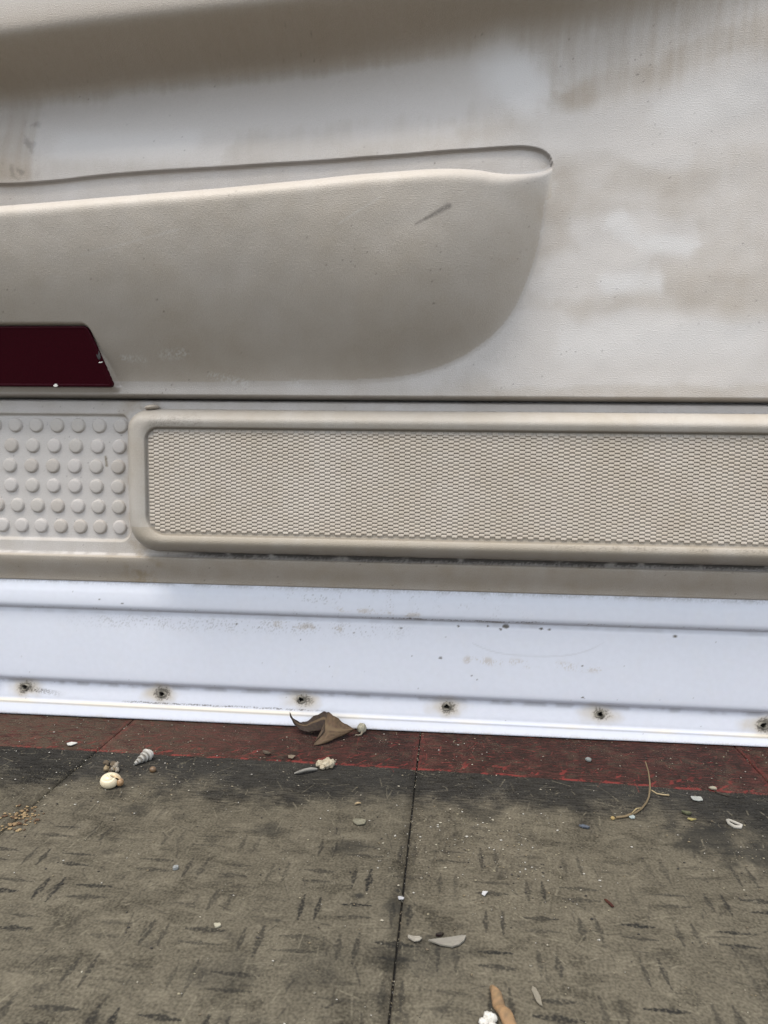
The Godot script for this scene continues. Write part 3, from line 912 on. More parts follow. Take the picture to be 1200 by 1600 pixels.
func build_pocket() -> void:
	var x1 := 0.49
	var xs := span([-0.3090, 0.0007, -0.255, 0.0014, 0.33, 0.004, 0.46, 0.001, 0.4915])
	var ys := span([0.1815, 0.0007, 0.212, 0.0012, 0.298, 0.0007, 0.3262])
	var nx := xs.size()
	var ny := ys.size()
	var z := PackedFloat32Array()
	var col := PackedColorArray()
	var cls := PackedByteArray()
	z.resize(nx * ny)
	col.resize(nx * ny)
	cls.resize(nx * ny)
	for j in ny:
		for i in nx:
			var x := xs[i]
			var y := ys[j]
			var lo := n_low.get_noise_2d(x + 6.0, y)
			var mid := n_mid.get_noise_2d(x + 6.0, y)
			var fine := n_fine.get_noise_2d(x + 6.0, y)
			var d := round_rect(x, y, -0.3075, x1, 0.1830, 0.3250, 0.021, 0.030)
			var e := round_rect(x, y, -0.2836, x1 - 0.016, 0.2033, 0.3057, 0.012, 0.019)
			var w := lerpf(0.0180, 0.0145, ss(0.203, 0.23, y))
			var t := clampf(d / w, 0, 1)
			var zz := 0.0125 + 0.0315 * pow(maxf(0.0, 1.0 - pow(1.0 - t, 2.3)), 0.5)
			var roll := clampf((e + 0.0095) / 0.0095, 0, 1)
			zz -= 0.0028 * roll * roll + 0.0032 * ss(-0.0012, 0.0006, e)
			var film_shade := 0.72 + 0.2 * lo + 0.2 * mid
			if y < 0.21:
				film_shade += 0.35
			var c := CLEAN.lerp(BROWN, clampf(film_shade, 0, 1.15)) * (1.0 + 0.05 * fine)
			c = c * Vector3(0.92, 0.93, 0.93)
			var g := 0.45 * (1.0 - ss(0.0, 0.0018, absf(e)))
			g = maxf(g, 0.30 * ss(0.0, 0.4, n_fine.get_noise_2d(x * 2.6, y * 1.4) + 0.4 * mid) * (1.0 - ss(0.002, 0.009, seg_dist(x, y, Vector2(-0.275, 0.3115), Vector2(-0.232, 0.3135)))))
			g = maxf(g, 0.45 * ss(0.15, 0.4, fine + 0.4 * mid) * (1.0 - ss(0.0005, 0.0025, absf(y - 0.2000))) * ss(0.05, 0.15, x))
			g = maxf(g, 0.5 * ss(0.188, 0.1835, y) * ss(-0.2, 0.2, mid))
			c = c.lerp(Vector3(0.06, 0.05, 0.042), g)
			var at := j * nx + i
			z[at] = zz
			col[at] = Color(c.x, c.y, c.z)
			cls[at] = 9 if d < -0.0016 else 0
	# drop the cells outside the rounded outline; no skirt is needed as the rim reaches the trim behind
	var keep := relief(xs, ys, z, col, cls, ["map_pocket"], m_plastic, door, 0.0125)
	var pocket: MeshInstance3D = keep[0]
	# the moulded weave on its face: half-round bars in columns, every other column shifted by half a bar
	var v := PackedVector3Array()
	var vn := PackedVector3Array()
	var vc := PackedColorArray()
	var idx := PackedInt32Array()
	var px := 0.00505
	var py := 0.00362
	var prof := [Vector2(-0.49, -0.0003), Vector2(-0.31, 0.00062), Vector2(-0.18, 0.00082), Vector2(0.16, 0.00064), Vector2(0.49, -0.0003)]
	var zf := 0.0383
	for ci in 152:
		for cj in 30:
			var cx := -0.2816 + px * (ci + 0.5)
			var cy := 0.2042 + py * (cj + (0.75 if ci % 2 == 0 else 0.25))
			if round_rect(cx, cy, -0.2836, x1 - 0.016, 0.2033, 0.3057, 0.012, 0.019) < 0.0019:
				continue
			var lo := n_low.get_noise_2d(cx + 6.0, cy)
			var mid := n_mid.get_noise_2d(cx, cy + 6.0)
			var c := CLEAN.lerp(BROWN, clampf(0.92 + 0.2 * lo + 0.12 * mid, 0, 1.15)) * (1.0 + rng.randf_range(-0.03, 0.03))
			var tint := Color(c.x, c.y, c.z)
			var m := prof.size()
			for k in m - 1:
				var pa: Vector2 = prof[k]
				var pb: Vector2 = prof[k + 1]
				var fn := Vector3(0, -(pb.y - pa.y), (pb.x - pa.x) * py).normalized()
				var b := v.size()
				for q in [[-0.498, pa], [-0.498, pb], [0.498, pb], [0.498, pa]]:
					v.append(Vector3(cx + px * float(q[0]), cy + py * q[1].x, zf + q[1].y))
					vn.append(fn)
					vc.append(tint)
				idx.append_array([b, b + 1, b + 2, b, b + 2, b + 3])
			for s in [-0.498, 0.498]:
				var b := v.size()
				for k in m:
					v.append(Vector3(cx + px * s, cy + py * prof[k].x, zf + prof[k].y))
					vn.append(Vector3(signf(s), 0, 0))
					vc.append(tint)
				for k in range(1, m - 1):
					idx.append_array([b, b + k + 1, b + k] if s < 0 else [b, b + k, b + k + 1])
	var weave := commit("embossed_weave", array_mesh(v, vn, vc, idx), vertex_mat(0.5, 0.42), pocket)
	weave.set_meta("kind", "stuff")
	# small moulded tab at the upper left corner
	var ts := SphereMesh.new()
	ts.radius = 0.0048
	ts.height = 0.005
	ts.radial_segments = 20
	ts.rings = 8
	var tabm := commit("pocket_tab", ts, plain(Vector3_c(BROWN * 0.85), 0.6), pocket)
	tabm.position = Vector3(-0.2845, 0.3262, 0.022)
	tabm.rotation.z = 0.15
	tabm.scale = Vector3(1.3, 1.1, 2.2)


func Vector3_c(v: Vector3) -> Color:
	return Color(v.x, v.y, v.z)


func build_reflector() -> void:
	# a thick red lens with a rounded rim, leaning with the foot of the armrest
	var outline := []
	var push_corner := func(c: Vector2, r: float, from: float, to: float) -> void:
		for k in 6:
			var a := deg_to_rad(lerpf(from, to, k / 5.0))
			outline.append(c + Vector2(cos(a), sin(a)) * r)
	push_corner.call(Vector2(-0.3340, 0.3948), 0.0042, 90, 17)
	push_corner.call(Vector2(-0.3215, 0.3483), 0.0036, 17, -90)
	push_corner.call(Vector2(-0.5720, 0.3477), 0.003, -90, -180)
	push_corner.call(Vector2(-0.5720, 0.3960), 0.003, 180, 90)
	var n := outline.size()
	var mid := Vector2(-0.44, 0.372)
	var st := SurfaceTool.new()
	st.begin(Mesh.PRIMITIVE_TRIANGLES)
	var rings := [[0.0, -0.004], [0.0, 0.0008], [0.0007, 0.0018], [0.0018, 0.0022], [0.0024, 0.0017], [0.0032, 0.0016]]
	var lay := func(p: Vector2, dz: float) -> Vector3:
		return Vector3(p.x, p.y, lerpf(0.0335, 0.0560, (p.y - 0.344) / 0.055) + dz)
	var grid := []
	for r in rings:
		var row := []
		for k in n:
			var p: Vector2 = outline[k]
			var t: Vector2 = (outline[(k + 1) % n] - outline[(k + n - 1) % n]).normalized()
			var inward := Vector2(t.y, -t.x)
			row.append(lay.call(p + inward * float(r[0]), float(r[1])))
		grid.append(row)
	for r in rings.size() - 1:
		st.set_smooth_group(0)
		for k in n:
			var l := (k + 1) % n
			for p in [grid[r][k], grid[r + 1][l], grid[r][l], grid[r][k], grid[r + 1][k], grid[r + 1][l]]:
				st.add_vertex(p)
	st.set_smooth_group(-1)
	var last: Array = grid[rings.size() - 1]
	for k in n:
		for p in [last[k], lay.call(mid, 0.0016), last[(k + 1) % n]]:
			st.add_vertex(p)
	st.generate_normals()
	var m := StandardMaterial3D.new()
	m.albedo_color = Color(0.031, 0.0018, 0.0058).linear_to_srgb()
	m.roughness = 0.22
	m.metallic_specular = 0.22
	m.normal_enabled = true
	m.normal_texture = noise_tex(0.06, Color.BLACK, Color.WHITE, true, 3.0, FastNoiseLite.TYPE_CELLULAR, 31)
	m.normal_scale = 0.40
	m.uv1_triplanar = true
	m.uv1_scale = Vector3(12, 12, 12)
	var lens := commit("red_reflector", st.commit(), m, door)
	lens.set_meta("label", "dark red reflector bar with chipped paint flecks")
	# chips of pale paint and a dark notch on its edge
	for c in [[Vector2(-0.3745, 0.3462), Vector2(0.0052, 0.0034), Color(0.75, 0.73, 0.68)], [Vector2(-0.3245, 0.3672), Vector2(0.0044, 0.0013), Color(0.75, 0.73, 0.68)], [Vector2(-0.3252, 0.3735), Vector2(0.0040, 0.0088), Color(0.02, 0.018, 0.017)]]:
		var ps := SphereMesh.new()
		ps.radius = 0.5
		ps.height = 1.0
		ps.radial_segments = 10
		ps.rings = 5
		var o := commit("paint_chip" if c[2].r > 0.1 else "edge_notch", ps, plain(c[2], 0.6), lens)
		o.position = lay.call(c[0], 0.0019)
		o.scale = Vector3(c[1].x, c[1].y, 0.0008)
		o.rotation.z = 0.2


# ------------------------------------------------------------------ litter on the floor
func lump(radius: Vector3, rough: float, salt: int, c1: Color, c2: Color, rings := 12) -> ArrayMesh:
	# an uneven pebble or crumb, flattened below
	var n := FastNoiseLite.new()
	n.seed = salt
	n.frequency = 1.3
	n.fractal_octaves = 3
	var seg := rings * 2
	var v := PackedVector3Array()
	var c := PackedColorArray()
	for r in rings + 1:
		var t := PI * r / rings
		for s in seg:
			var a := TAU * s / seg
			var d := Vector3(sin(t) * cos(a), cos(t), sin(t) * sin(a))
			var k := n.get_noise_3dv(d)
			var p := d * (1.0 + rough * k)
			p.y = maxf(p.y, -0.75)
			v.append(p * radius)
			var mixed := c1.lerp(c2, clampf(0.5 + 1.2 * n.get_noise_3dv(d * 2.3 + Vector3(4, 0, 0)), 0, 1))
			c.append(mixed)
	return sheet(v, c, seg, rings + 1, true)


func sheet(v: PackedVector3Array, c: PackedColorArray, nu: int, nv: int, closed: bool) -> ArrayMesh:
	# a smooth surface over a grid of points, nu across and nv along
	var st := SurfaceTool.new()
	st.begin(Mesh.PRIMITIVE_TRIANGLES)
	st.set_smooth_group(0)
	for k in v.size():
		st.set_color(c[k])
		st.add_vertex(v[k])
	for j in nv - 1:
		for i in (nu if closed else nu - 1):
			var i2 := (i + 1) % nu
			for q in [j * nu + i, j * nu + i2, (j + 1) * nu + i2, j * nu + i, (j + 1) * nu + i2, (j + 1) * nu + i]:
				st.add_index(q)
	st.generate_normals()
	return st.commit()


func tube(pts: Array, radii: Array, c1: Color, c2: Color, seg := 8) -> ArrayMesh:
	var v := PackedVector3Array()
	var c := PackedColorArray()
	var n := pts.size()
	for k in n:
		var t: Vector3 = (pts[mini(k + 1, n - 1)] - pts[maxi(k - 1, 0)]).normalized()
		var side := t.cross(Vector3.UP)
		side = side.normalized() if side.length() > 0.01 else Vector3.RIGHT
		var up := side.cross(t)
		for s in seg:
			var a := TAU * s / seg
			v.append(pts[k] + (side * cos(a) + up * sin(a)) * float(radii[k]))
			c.append(c1.lerp(c2, rng.randf()))
	return sheet(v, c, seg, n, true)


func chip(outline: Array, thick: float, curl: float, c1: Color, c2: Color) -> ArrayMesh:
	# a thin flake with an angular outline, slightly curled; lies flat on y = 0
	var n := outline.size()
	var mid := Vector2.ZERO
	for p in outline:
		mid += p / n
	var size := 0.0
	for p in outline:
		size = maxf(size, (p - mid).length())
	var st := SurfaceTool.new()
	st.begin(Mesh.PRIMITIVE_TRIANGLES)
	var lift := func(p: Vector2, up: float) -> Vector3:
		return Vector3(p.x, up + curl * pow((p.x - mid.x) / size, 2.0) + 0.4 * curl * (p.y - mid.y) / size + 0.4 * curl, p.y)
	st.set_smooth_group(-1)
	for k in n:
		var a: Vector2 = outline[k]
		var b: Vector2 = outline[(k + 1) % n]
		var am := mid.lerp(a, 0.55)
		var bm := mid.lerp(b, 0.55)
		for tri in [[mid, am, bm], [am, a, b], [am, b, bm]]:
			st.set_color(c1.lerp(c2, rng.randf()))
			for p in tri:
				st.add_vertex(lift.call(p, thick))
			for q in [0, 2, 1]:
				st.add_vertex(lift.call(tri[q], 0.0001))
		for q in [[a, thick], [a, 0.0001], [b, 0.0001], [a, thick], [b, 0.0001], [b, thick]]:
			st.add_vertex(lift.call(q[0], q[1]))
	st.generate_normals()
	return st.commit()


func ragged(w: float, d: float, n: int) -> Array:
	var out := []
	for k in n:
		var a := TAU * (k + rng.randf_range(-0.28, 0.28)) / n
		var r := rng.randf_range(0.72, 1.0)
		out.append(Vector2(cos(a) * w * 0.5 * r, sin(a) * d * 0.5 * r))
	return out


func place(called: String, mesh: Mesh, mat: Material, x: float, z: float, label: String, category: String, group := "", turn := 0.0, y := 0.0) -> MeshInstance3D:
	var o := commit(called, mesh, mat, self)
	o.position = Vector3(x, y, z)
	o.rotation.y = turn
	tag(o, label, category, group)
	return o


func root(called: String, x: float, z: float, label: String, category: String, turn := 0.0) -> Node3D:
	var o := Node3D.new()
	o.name = called
	add_child(o, true)
	o.position = Vector3(x, 0, z)
	o.rotation.y = turn
	tag(o, label, category)
	return o


func build_debris() -> void:
	rng.seed = 41
	var dry := vertex_mat(0.78, 0.3)
	var shelly := vertex_mat(0.38, 0.5)
	# the large cream snail shell
	var shell := root("snail_shell", -0.2750, 0.1465, "large smooth cream snail shell lying on the dark tile beside the left joint", "shell", -0.25)
	var sv := PackedVector3Array()
	var sc := PackedColorArray()
	var rows := 26
	for k in rows + 1:
		var e := PI * k / rows                     # from the apex over the rim to the underside
		for q in 37:
			var a := TAU * q / 36.0
			var grow := 0.80 + 0.36 * q / 36.0     # the whorl widens all the way round to the mouth
			var rho := sin(e)
			var groove := 0.0
			if k > 0 and e < PI * 0.5:
				groove = exp(-pow((fposmod(2.3 * sqrt(rho) - q / 36.0, 1.0) - 0.5) / 0.10, 2.0)) * ss(0.85, 0.5, rho)
			var hy := cos(e) * (0.0063 if e < PI * 0.5 else 0.0050) - 0.0011 * groove + 0.0012 * ss(0.30, 0.0, rho) * (1.0 if e < PI * 0.5 else 0.0)
			sv.append(Vector3(cos(a) * rho * 0.0084 * grow, hy, sin(a) * rho * 0.0074 * grow))
			var tan_end := clampf(ss(0.80, 1.0, q / 36.0) + 0.45 * groove + 0.25 * n_fine.get_noise_2d(q * 0.0006, k * 0.001), 0, 1)
			sc.append(Color(0.60, 0.53, 0.38).lerp(Color(0.42, 0.29, 0.15), tan_end * 0.8))
	var whorl := commit("whorl", sheet(sv, sc, 37, rows + 1, false), shelly, shell)
	whorl.position = Vector3(0, 0.0050, 0)
	whorl.rotation = Vector3(0.42, 0.35, -0.10)
	var lip := commit("shell_mouth", lump(Vector3(0.0028, 0.0034, 0.0030), 0.1, 3, Color(0.36, 0.22, 0.11), Color(0.20, 0.12, 0.06), 10), shelly, shell)
	lip.position = Vector3(0.0080, 0.0040, -0.0030)
	# the small turret shell
	var turret := root("turret_shell", -0.2680, 0.0984, "small whitish spiral turret shell on the dark tile near the red strip", "shell", 0.0)
	var tp := PackedVector3Array()
	var tc := PackedColorArray()
	for k in 41:
		var t := k / 40.0
		var rad := lerpf(0.0054, 0.0010, pow(t, 1.15)) * (1.0 + 0.13 * sin(t * TAU * 4.0) + 0.08 * n_fine.get_noise_2d(t * 0.02, 1.0))
		for s in 14:
			var a := TAU * s / 14
			var along_t := t * 0.0165 + 0.0009 * s / 14.0
			tp.append(Vector3(cos(a) * rad, sin(a) * rad, along_t))
			tc.append(Color(0.46, 0.45, 0.42).lerp(Color(0.11, 0.10, 0.085), clampf(rng.randf() * 0.7 + 0.55 * (1.0 if sin(t * TAU * 4.5) < -0.4 else 0.0) + 0.25 * t - 0.1, 0, 1)))
	var spire := commit("spire", sheet(tp, tc, 14, 41, true), dry, turret)
	spire.position = Vector3(0.003, 0.0046, -0.007)
	spire.rotation = Vector3(0.16, -0.42, 0)
	var mouth := commit("shell_mouth", lump(Vector3(0.0050, 0.0046, 0.0030), 0.15, 8, Color(0.50, 0.49, 0.46), Color(0.36, 0.35, 0.33), 9), dry, turret)
	mouth.position = Vector3(0.003, 0.0044, -0.0068)
	# clump of broken husks
	var clump := root("husk_clump", -0.2886, 0.1161, "clump of broken brown and grey husks above the cream shell", "husks")
	for k in 9:
		var o := commit("husk", lump(Vector3(rng.randf_range(0.0022, 0.0042), rng.randf_range(0.0016, 0.0032), rng.randf_range(0.0018, 0.003)), 0.5, 60 + k, [Color(0.30, 0.24, 0.15), Color(0.05, 0.045, 0.04), Color(0.33, 0.31, 0.27)][k % 3], Color(0.12, 0.09, 0.055), 8), dry, clump)
		o.position = Vector3(rng.randf_range(-0.006, 0.007), 0.002 + 0.0028 * (k % 2), rng.randf_range(-0.004, 0.004))
		o.rotation = Vector3(rng.randf(), rng.randf() * 6, rng.randf())
	# pale seed pod with a bent tail against the foot of the door
	var pod := root("seed_pod", -0.0755, 0.0105, "round pale grey seed pod with a bent stalk against the white door foot", "seed pod")
	var body := commit("pod_body", lump(Vector3(0.0046, 0.0052, 0.0044), 0.22, 21, Color(0.33, 0.31, 0.24), Color(0.20, 0.19, 0.15), 14), dry, pod)
	body.position = Vector3(0, 0.0052, 0)
	commit("pod_stalk", tube([Vector3(0.0012, 0.003, 0.004), Vector3(0, 0.001, 0.0065), Vector3(-0.0025, 0.0008, 0.0078), Vector3(-0.0048, 0.0009, 0.0072), Vector3(-0.0058, 0.0008, 0.0092)], [0.0013, 0.0009, 0.0007, 0.0006, 0.0004], Color(0.24, 0.21, 0.16), Color(0.15, 0.13, 0.10)), dry, pod)
	# pale crumbly lump on the red rim
	var crumb := root("crumbly_lump", -0.0986, 0.0907, "pale crumbly lump on the bright red rim below the withered leaf", "lump")
	for k in 3:
		var o := commit("crumb", lump([Vector3(0.0056, 0.0046, 0.0048), Vector3(0.0040, 0.0032, 0.0036), Vector3(0.0028, 0.002, 0.0026)][k], 0.6, 80 + k, Color(0.42, 0.38, 0.29), Color(0.24, 0.20, 0.14), 12), dry, crumb)
		o.position = [Vector3(0.002, 0.0036, 0), Vector3(-0.0055, 0.0026, -0.001), Vector3(-0.003, 0.0018, 0.004)][k]
	build_leaf()
	# twig
	var tw := []
	var tr := []
	for p in [Vector3(0.1890, 0.010, 0.0700), Vector3(0.1880, 0.007, 0.083), Vector3(0.1855, 0.0045, 0.0960), Vector3(0.1827, 0.0026, 0.1070), Vector3(0.1785, 0.0016, 0.1190), Vector3(0.1735, 0.0013, 0.1290), Vector3(0.1670, 0.0012, 0.1390), Vector3(0.1600, 0.0012, 0.1460), Vector3(0.1510, 0.0012, 0.1525), Vector3(0.1425, 0.0012, 0.1555)]:
		tw.append(p)
		tr.append(lerpf(0.0005, 0.0010, tw.size() / 10.0) * (1.25 if tw.size() % 4 == 0 else 1.0))
	var twig := root("dry_twig", 0, 0, "thin curved straw-coloured twig across the red rim on the right", "twig")
	commit("stalk", tube(tw, tr, Color(0.17, 0.128, 0.075), Color(0.10, 0.075, 0.045)), dry, twig)
	commit("side_shoot", tube([Vector3(0.1838, 0.0020, 0.1080), Vector3(0.187, 0.0012, 0.1120), Vector3(0.191, 0.0010, 0.1128), Vector3(0.1966, 0.0010, 0.1135)], [0.0006, 0.0006, 0.0007, 0.0008], Color(0.32, 0.26, 0.16), Color(0.22, 0.17, 0.1)), dry, twig)
	var bud := commit("bud", lump(Vector3(0.0017, 0.0014, 0.0016), 0.3, 95, Color(0.32, 0.23, 0.10), Color(0.22, 0.16, 0.07), 8), dry, twig)
	bud.position = Vector3(0.1400, 0.0012, 0.1565)
	commit("split_fibre", tube([Vector3(0.166, 0.0022, 0.140), Vector3(0.1615, 0.0036, 0.1440), Vector3(0.1565, 0.0026, 0.1495)], [0.0004, 0.0006, 0.0003], Color(0.34, 0.27, 0.15), Color(0.24, 0.19, 0.1)), dry, twig)
	# flakes: name, x, z, width, depth, corners, thickness, curl, two colours, label, category
	var white := Color(0.55, 0.55, 0.53)
	var grey := Color(0.30, 0.30, 0.28)
	for f in [
		["paint_flake", -0.3505, 0.0690, 0.0100, 0.0110, 7, 0.0007, 0.0012, white, Color(0.42, 0.42, 0.39), "white curled flake on the brown left end of the red strip", "flake"],
		["leaf_fragment", -0.1345, 0.0746, 0.0100, 0.0125, 5, 0.0006, 0.0016, Color(0.20, 0.165, 0.12), Color(0.14, 0.11, 0.08), "greyish tan leaf fragment standing just above the red rim left of the withered leaf", "leaf fragment"],
		["glassy_flake", 0.2180, 0.1161, 0.0120, 0.0100, 7, 0.0007, 0.0008, Color(0.36, 0.37, 0.34), Color(0.22, 0.23, 0.21), "thin greyish translucent flake below the red rim on the far right", "flake"],
		["grey_flake", 0.2385, 0.0965, 0.0085, 0.0085, 5, 0.0010, 0.0010, Color(0.30, 0.28, 0.22), Color(0.24, 0.22, 0.17), "square grey-beige flake with a dark stem on the red rim at far right", "flake"],
		["blue_chip", 0.1153, 0.1707, 0.0085, 0.0050, 6, 0.0012, 0.0004, Color(0.03, 0.035, 0.045), Color(0.09, 0.105, 0.135), "small blue-black chip left of the lower end of the twig", "chip"],
		["pale_disc", 0.1560, 0.1512, 0.0062, 0.0070, 8, 0.0008, 0.0003, Color(0.33, 0.38, 0.38), Color(0.25, 0.29, 0.29), "small bluish grey disc lying on the twig near its lower end", "chip"],
		["foil_square", 0.0336, 0.2604, 0.0068, 0.0075, 4, 0.0004, 0.0008, Color(0.45, 0.45, 0.46), Color(0.38, 0.38, 0.39), "small square silvery grey scrap right of the middle joint", "scrap"],
		["white_scrap", -0.0100, 0.3080, 0.0110, 0.0062, 7, 0.0006, 0.0010, Color(0.27, 0.25, 0.215), Color(0.20, 0.185, 0.155), "ragged off-white scrap just right of the middle joint beside the grey sliver", "scrap"],
		["maroon_flake", 0.1128, 0.2625, 0.0030, 0.0125, 6, 0.0006, 0.0006, Color(0.055, 0.018, 0.012), Color(0.035, 0.012, 0.009), "narrow dark maroon flake on the right-hand tile", "flake"],
		["dark_chip", 0.0045, 0.3030, 0.0060, 0.0028, 5, 0.0014, 0.0004, Color(0.018, 0.010, 0.008), Color(0.012, 0.008, 0.007), "small near-black chip touching the grey sliver", "chip"],
		["ochre_scrap", 0.2020, 0.1512, 0.0075, 0.0042, 5, 0.0008, 0.0008, Color(0.32, 0.27, 0.11), Color(0.22, 0.19, 0.08), "yellowish scrap below the glassy flake at right", "scrap"],
		["green_scrap", 0.2010, 0.1420, 0.0085, 0.0060, 7, 0.0012, 0.0012, Color(0.055, 0.060, 0.035), Color(0.10, 0.10, 0.06), "dull green mossy scrap above the yellowish scrap at right", "scrap"],
		["tan_triangle", -0.0630, 0.1540, 0.0072, 0.0075, 3, 0.0007, 0.0012, Color(0.36, 0.28, 0.17), Color(0.28, 0.21, 0.13), "tan triangular flake on the dark band left of the middle joint", "flake"],
		["lichen_flake", -0.0580, 0.1815, 0.0120, 0.0110, 8, 0.0007, 0.0008, Color(0.20, 0.19, 0.14), Color(0.13, 0.12, 0.09), "dull straw flake below the tan triangle near the middle joint", "flake"],
		["stone_chip", -0.1763, 0.2540, 0.0040, 0.0046, 6, 0.0018, 0.0002, Color(0.24, 0.25, 0.25), Color(0.17, 0.18, 0.18), "small pale grey chip among tan crumbs on the left tile", "chip"],
		["plaster_chip", -0.1296, 0.3075, 0.0052, 0.0050, 7, 0.0008, 0.0004, Color(0.36, 0.34, 0.26), Color(0.27, 0.25, 0.19), "cream chip in the middle of the left tile near the lower edge", "chip"],
		["silver_scrap", -0.0205, 0.2710, 0.0050, 0.0058, 5, 0.0006, 0.0008, Color(0.38, 0.38, 0.40), Color(0.30, 0.30, 0.31), "tiny silvery scrap touching the left side of the middle joint", "scrap"],
		["grey_shred", 0.0560, 0.3450, 0.0040, 0.0170, 7, 0.0006, 0.0010, Color(0.20, 0.18, 0.14), Color(0.16, 0.145, 0.115), "narrow dull grey shred right of the tan-orange peel", "shred"],
		["bark_bit", -0.1590, 0.0700, 0.0125, 0.0050, 6, 0.0012, 0.0014, Color(0.05, 0.040, 0.030), Color(0.10, 0.08, 0.06), "dark splinter of bark on the red strip left of the leaf fragment", "bark"],
		["slate_chip", 0.1430, 0.0500, 0.0075, 0.0085, 7, 0.0014, 0.0003, Color(0.17, 0.19, 0.18), Color(0.11, 0.125, 0.12), "blue-grey chip on the red strip near the door foot at right", "chip"],
	]:
		var shiny: bool = f[11] == "chip" or f[0] == "foil_square" or f[0] == "glassy_flake"
		var lying := place(f[0], chip(ragged(f[3], f[4], f[5]), f[6], f[7], f[8], f[9]), vertex_mat(0.45, 0.5) if shiny else dry, f[1], f[2], f[10], f[11], "", rng.randf_range(-0.4, 0.4))
		if f[0] == "grey_flake":
			commit("stem", tube([Vector3(-0.001, 0.0007, 0.003), Vector3(-0.001, 0.0008, 0.008), Vector3(0.003, 0.0007, 0.013), Vector3(0.0055, 0.0006, 0.0145)], [0.0004, 0.0005, 0.0005, 0.0003], Color(0.03, 0.025, 0.02), Color(0.05, 0.04, 0.03), 6), dry, lying)
	# white ring-shaped chip
	place("ring_chip", tube([Vector3(-0.0035, 0.001, -0.004), Vector3(-0.0042, 0.001, 0.001), Vector3(-0.002, 0.001, 0.0055), Vector3(0.002, 0.001, 0.006), Vector3(0.0042, 0.001, 0.003), Vector3(0.001, 0.001, -0.001), Vector3(-0.0025, 0.001, -0.0048)], [0.0012, 0.0013, 0.0015, 0.0015, 0.0013, 0.0012, 0.001], Color(0.38, 0.36, 0.33), Color(0.26, 0.25, 0.22)), dry, 0.2334, 0.1539, "white ring-shaped chip of shell at the far right below the dark band", "shell")
	# curled strip of bark on the dark band
	place("bark_curl", tube([Vector3(-0.010, 0.001, 0.004), Vector3(-0.006, 0.0022, 0.0035), Vector3(-0.001, 0.003, 0.001), Vector3(0.004, 0.0028, -0.002), Vector3(0.0085, 0.0016, -0.005)], [0.0006, 0.0014, 0.0016, 0.0018, 0.0010], Color(0.10, 0.095, 0.085), Color(0.26, 0.25, 0.23)), dry, -0.1145, 0.1035, "dark curled strip of bark with a pale end left of the crumbly lump", "bark")
	# round brown seed
	place("round_seed", lump(Vector3(0.0030, 0.0028, 0.0028), 0.1, 44, Color(0.15, 0.095, 0.05), Color(0.10, 0.06, 0.035), 10), vertex_mat(0.45, 0.45), -0.2505, 0.1158, "round brown seed right of the turret shell", "seed", "", 0.0, 0.0021)
	# grey sliver
	place("grey_sliver", chip([Vector2(-0.0120, 0.0010), Vector2(-0.0060, -0.0020), Vector2(0.0010, -0.0045), Vector2(0.0080, -0.0066), Vector2(0.0103, -0.0062), Vector2(0.0090, -0.0020), Vector2(0.0060, 0.0016), Vector2(0.0020, 0.0036), Vector2(-0.0045, 0.0030)], 0.0010, 0.0012, Color(0.205, 0.192, 0.165), Color(0.175, 0.163, 0.14)), dry, 0.0098, 0.3095, "pale grey lens-shaped sliver on the olive tile right of the middle joint", "sliver")
	# orange peel and the white lump beside it at the lower edge
	var pv := PackedVector3Array()
	var pc := PackedColorArray()
	var spine := [Vector3(0.0325, 0, 0.3440), Vector3(0.0345, 0, 0.3490), Vector3(0.0355, 0, 0.3550), Vector3(0.0372, 0, 0.3600), Vector3(0.0395, 0, 0.3660), Vector3(0.0430, 0, 0.3720), Vector3(0.0470, 0, 0.3780)]
	var widths := [0.0014, 0.0030, 0.0034, 0.0040, 0.0036, 0.0040, 0.0012]
	for k in 25:
		var t := k / 4.0
		var a := mini(int(t), 5)
		var p: Vector3 = spine[a].lerp(spine[a + 1], t - a)
		var wd := lerpf(widths[a], widths[a + 1], smoothstep(0.0, 1.0, t - a))
		for s in 10:
			var u := TAU * s / 10
			pv.append(p + Vector3(cos(u) * wd, maxf(0.0022 + sin(u) * 0.0022 + 0.0012 * sin(k * 0.6), 0.0002), 0))
			var n := n_mid.get_noise_2d(p.x * 6.0 + cos(u), p.z * 6.0)
			pc.append(Color(0.27, 0.165, 0.085).lerp(Color(0.11, 0.08, 0.05), clampf(0.35 + 0.9 * n + 0.3 * (1.0 if k < 6 else 0.0), 0, 1)))
	place("orange_peel", sheet(pv, pc, 10, 25, true), dry, 0, 0, "dry tan-orange strip of peel right of the white lump at the lower edge", "peel")
	var blob := root("white_lump", 0.0300, 0.3640, "bright white soft lump left of the tan-orange peel at the lower edge", "lump")
	for k in 3:
		var o := commit("lobe", lump([Vector3(0.0036, 0.0026, 0.0032), Vector3(0.0026, 0.0018, 0.0022), Vector3(0.0022, 0.0016, 0.0026)][k], 0.35, 120 + k, Color(0.58, 0.57, 0.54), Color(0.36, 0.34, 0.30), 12), dry, blob)
		o.position = [Vector3(0, 0.0020, 0), Vector3(-0.0030, 0.0014, 0.002), Vector3(0.001, 0.0013, 0.0040)][k]
	# pile of seeds at the left
	var heap := MultiMesh.new()
	scatter("seed_heap", heap, 90, func(k: int) -> Vector3: return Vector3(-0.3190 + rng.randfn() * 0.008, 0.0, 0.2040 + rng.randfn() * 0.009), [Color(0.22, 0.15, 0.08), Color(0.30, 0.22, 0.12), Color(0.10, 0.06, 0.035)], 0.0008, 0.0019)
	# grit and crumbs everywhere
	var grit := MultiMesh.new()
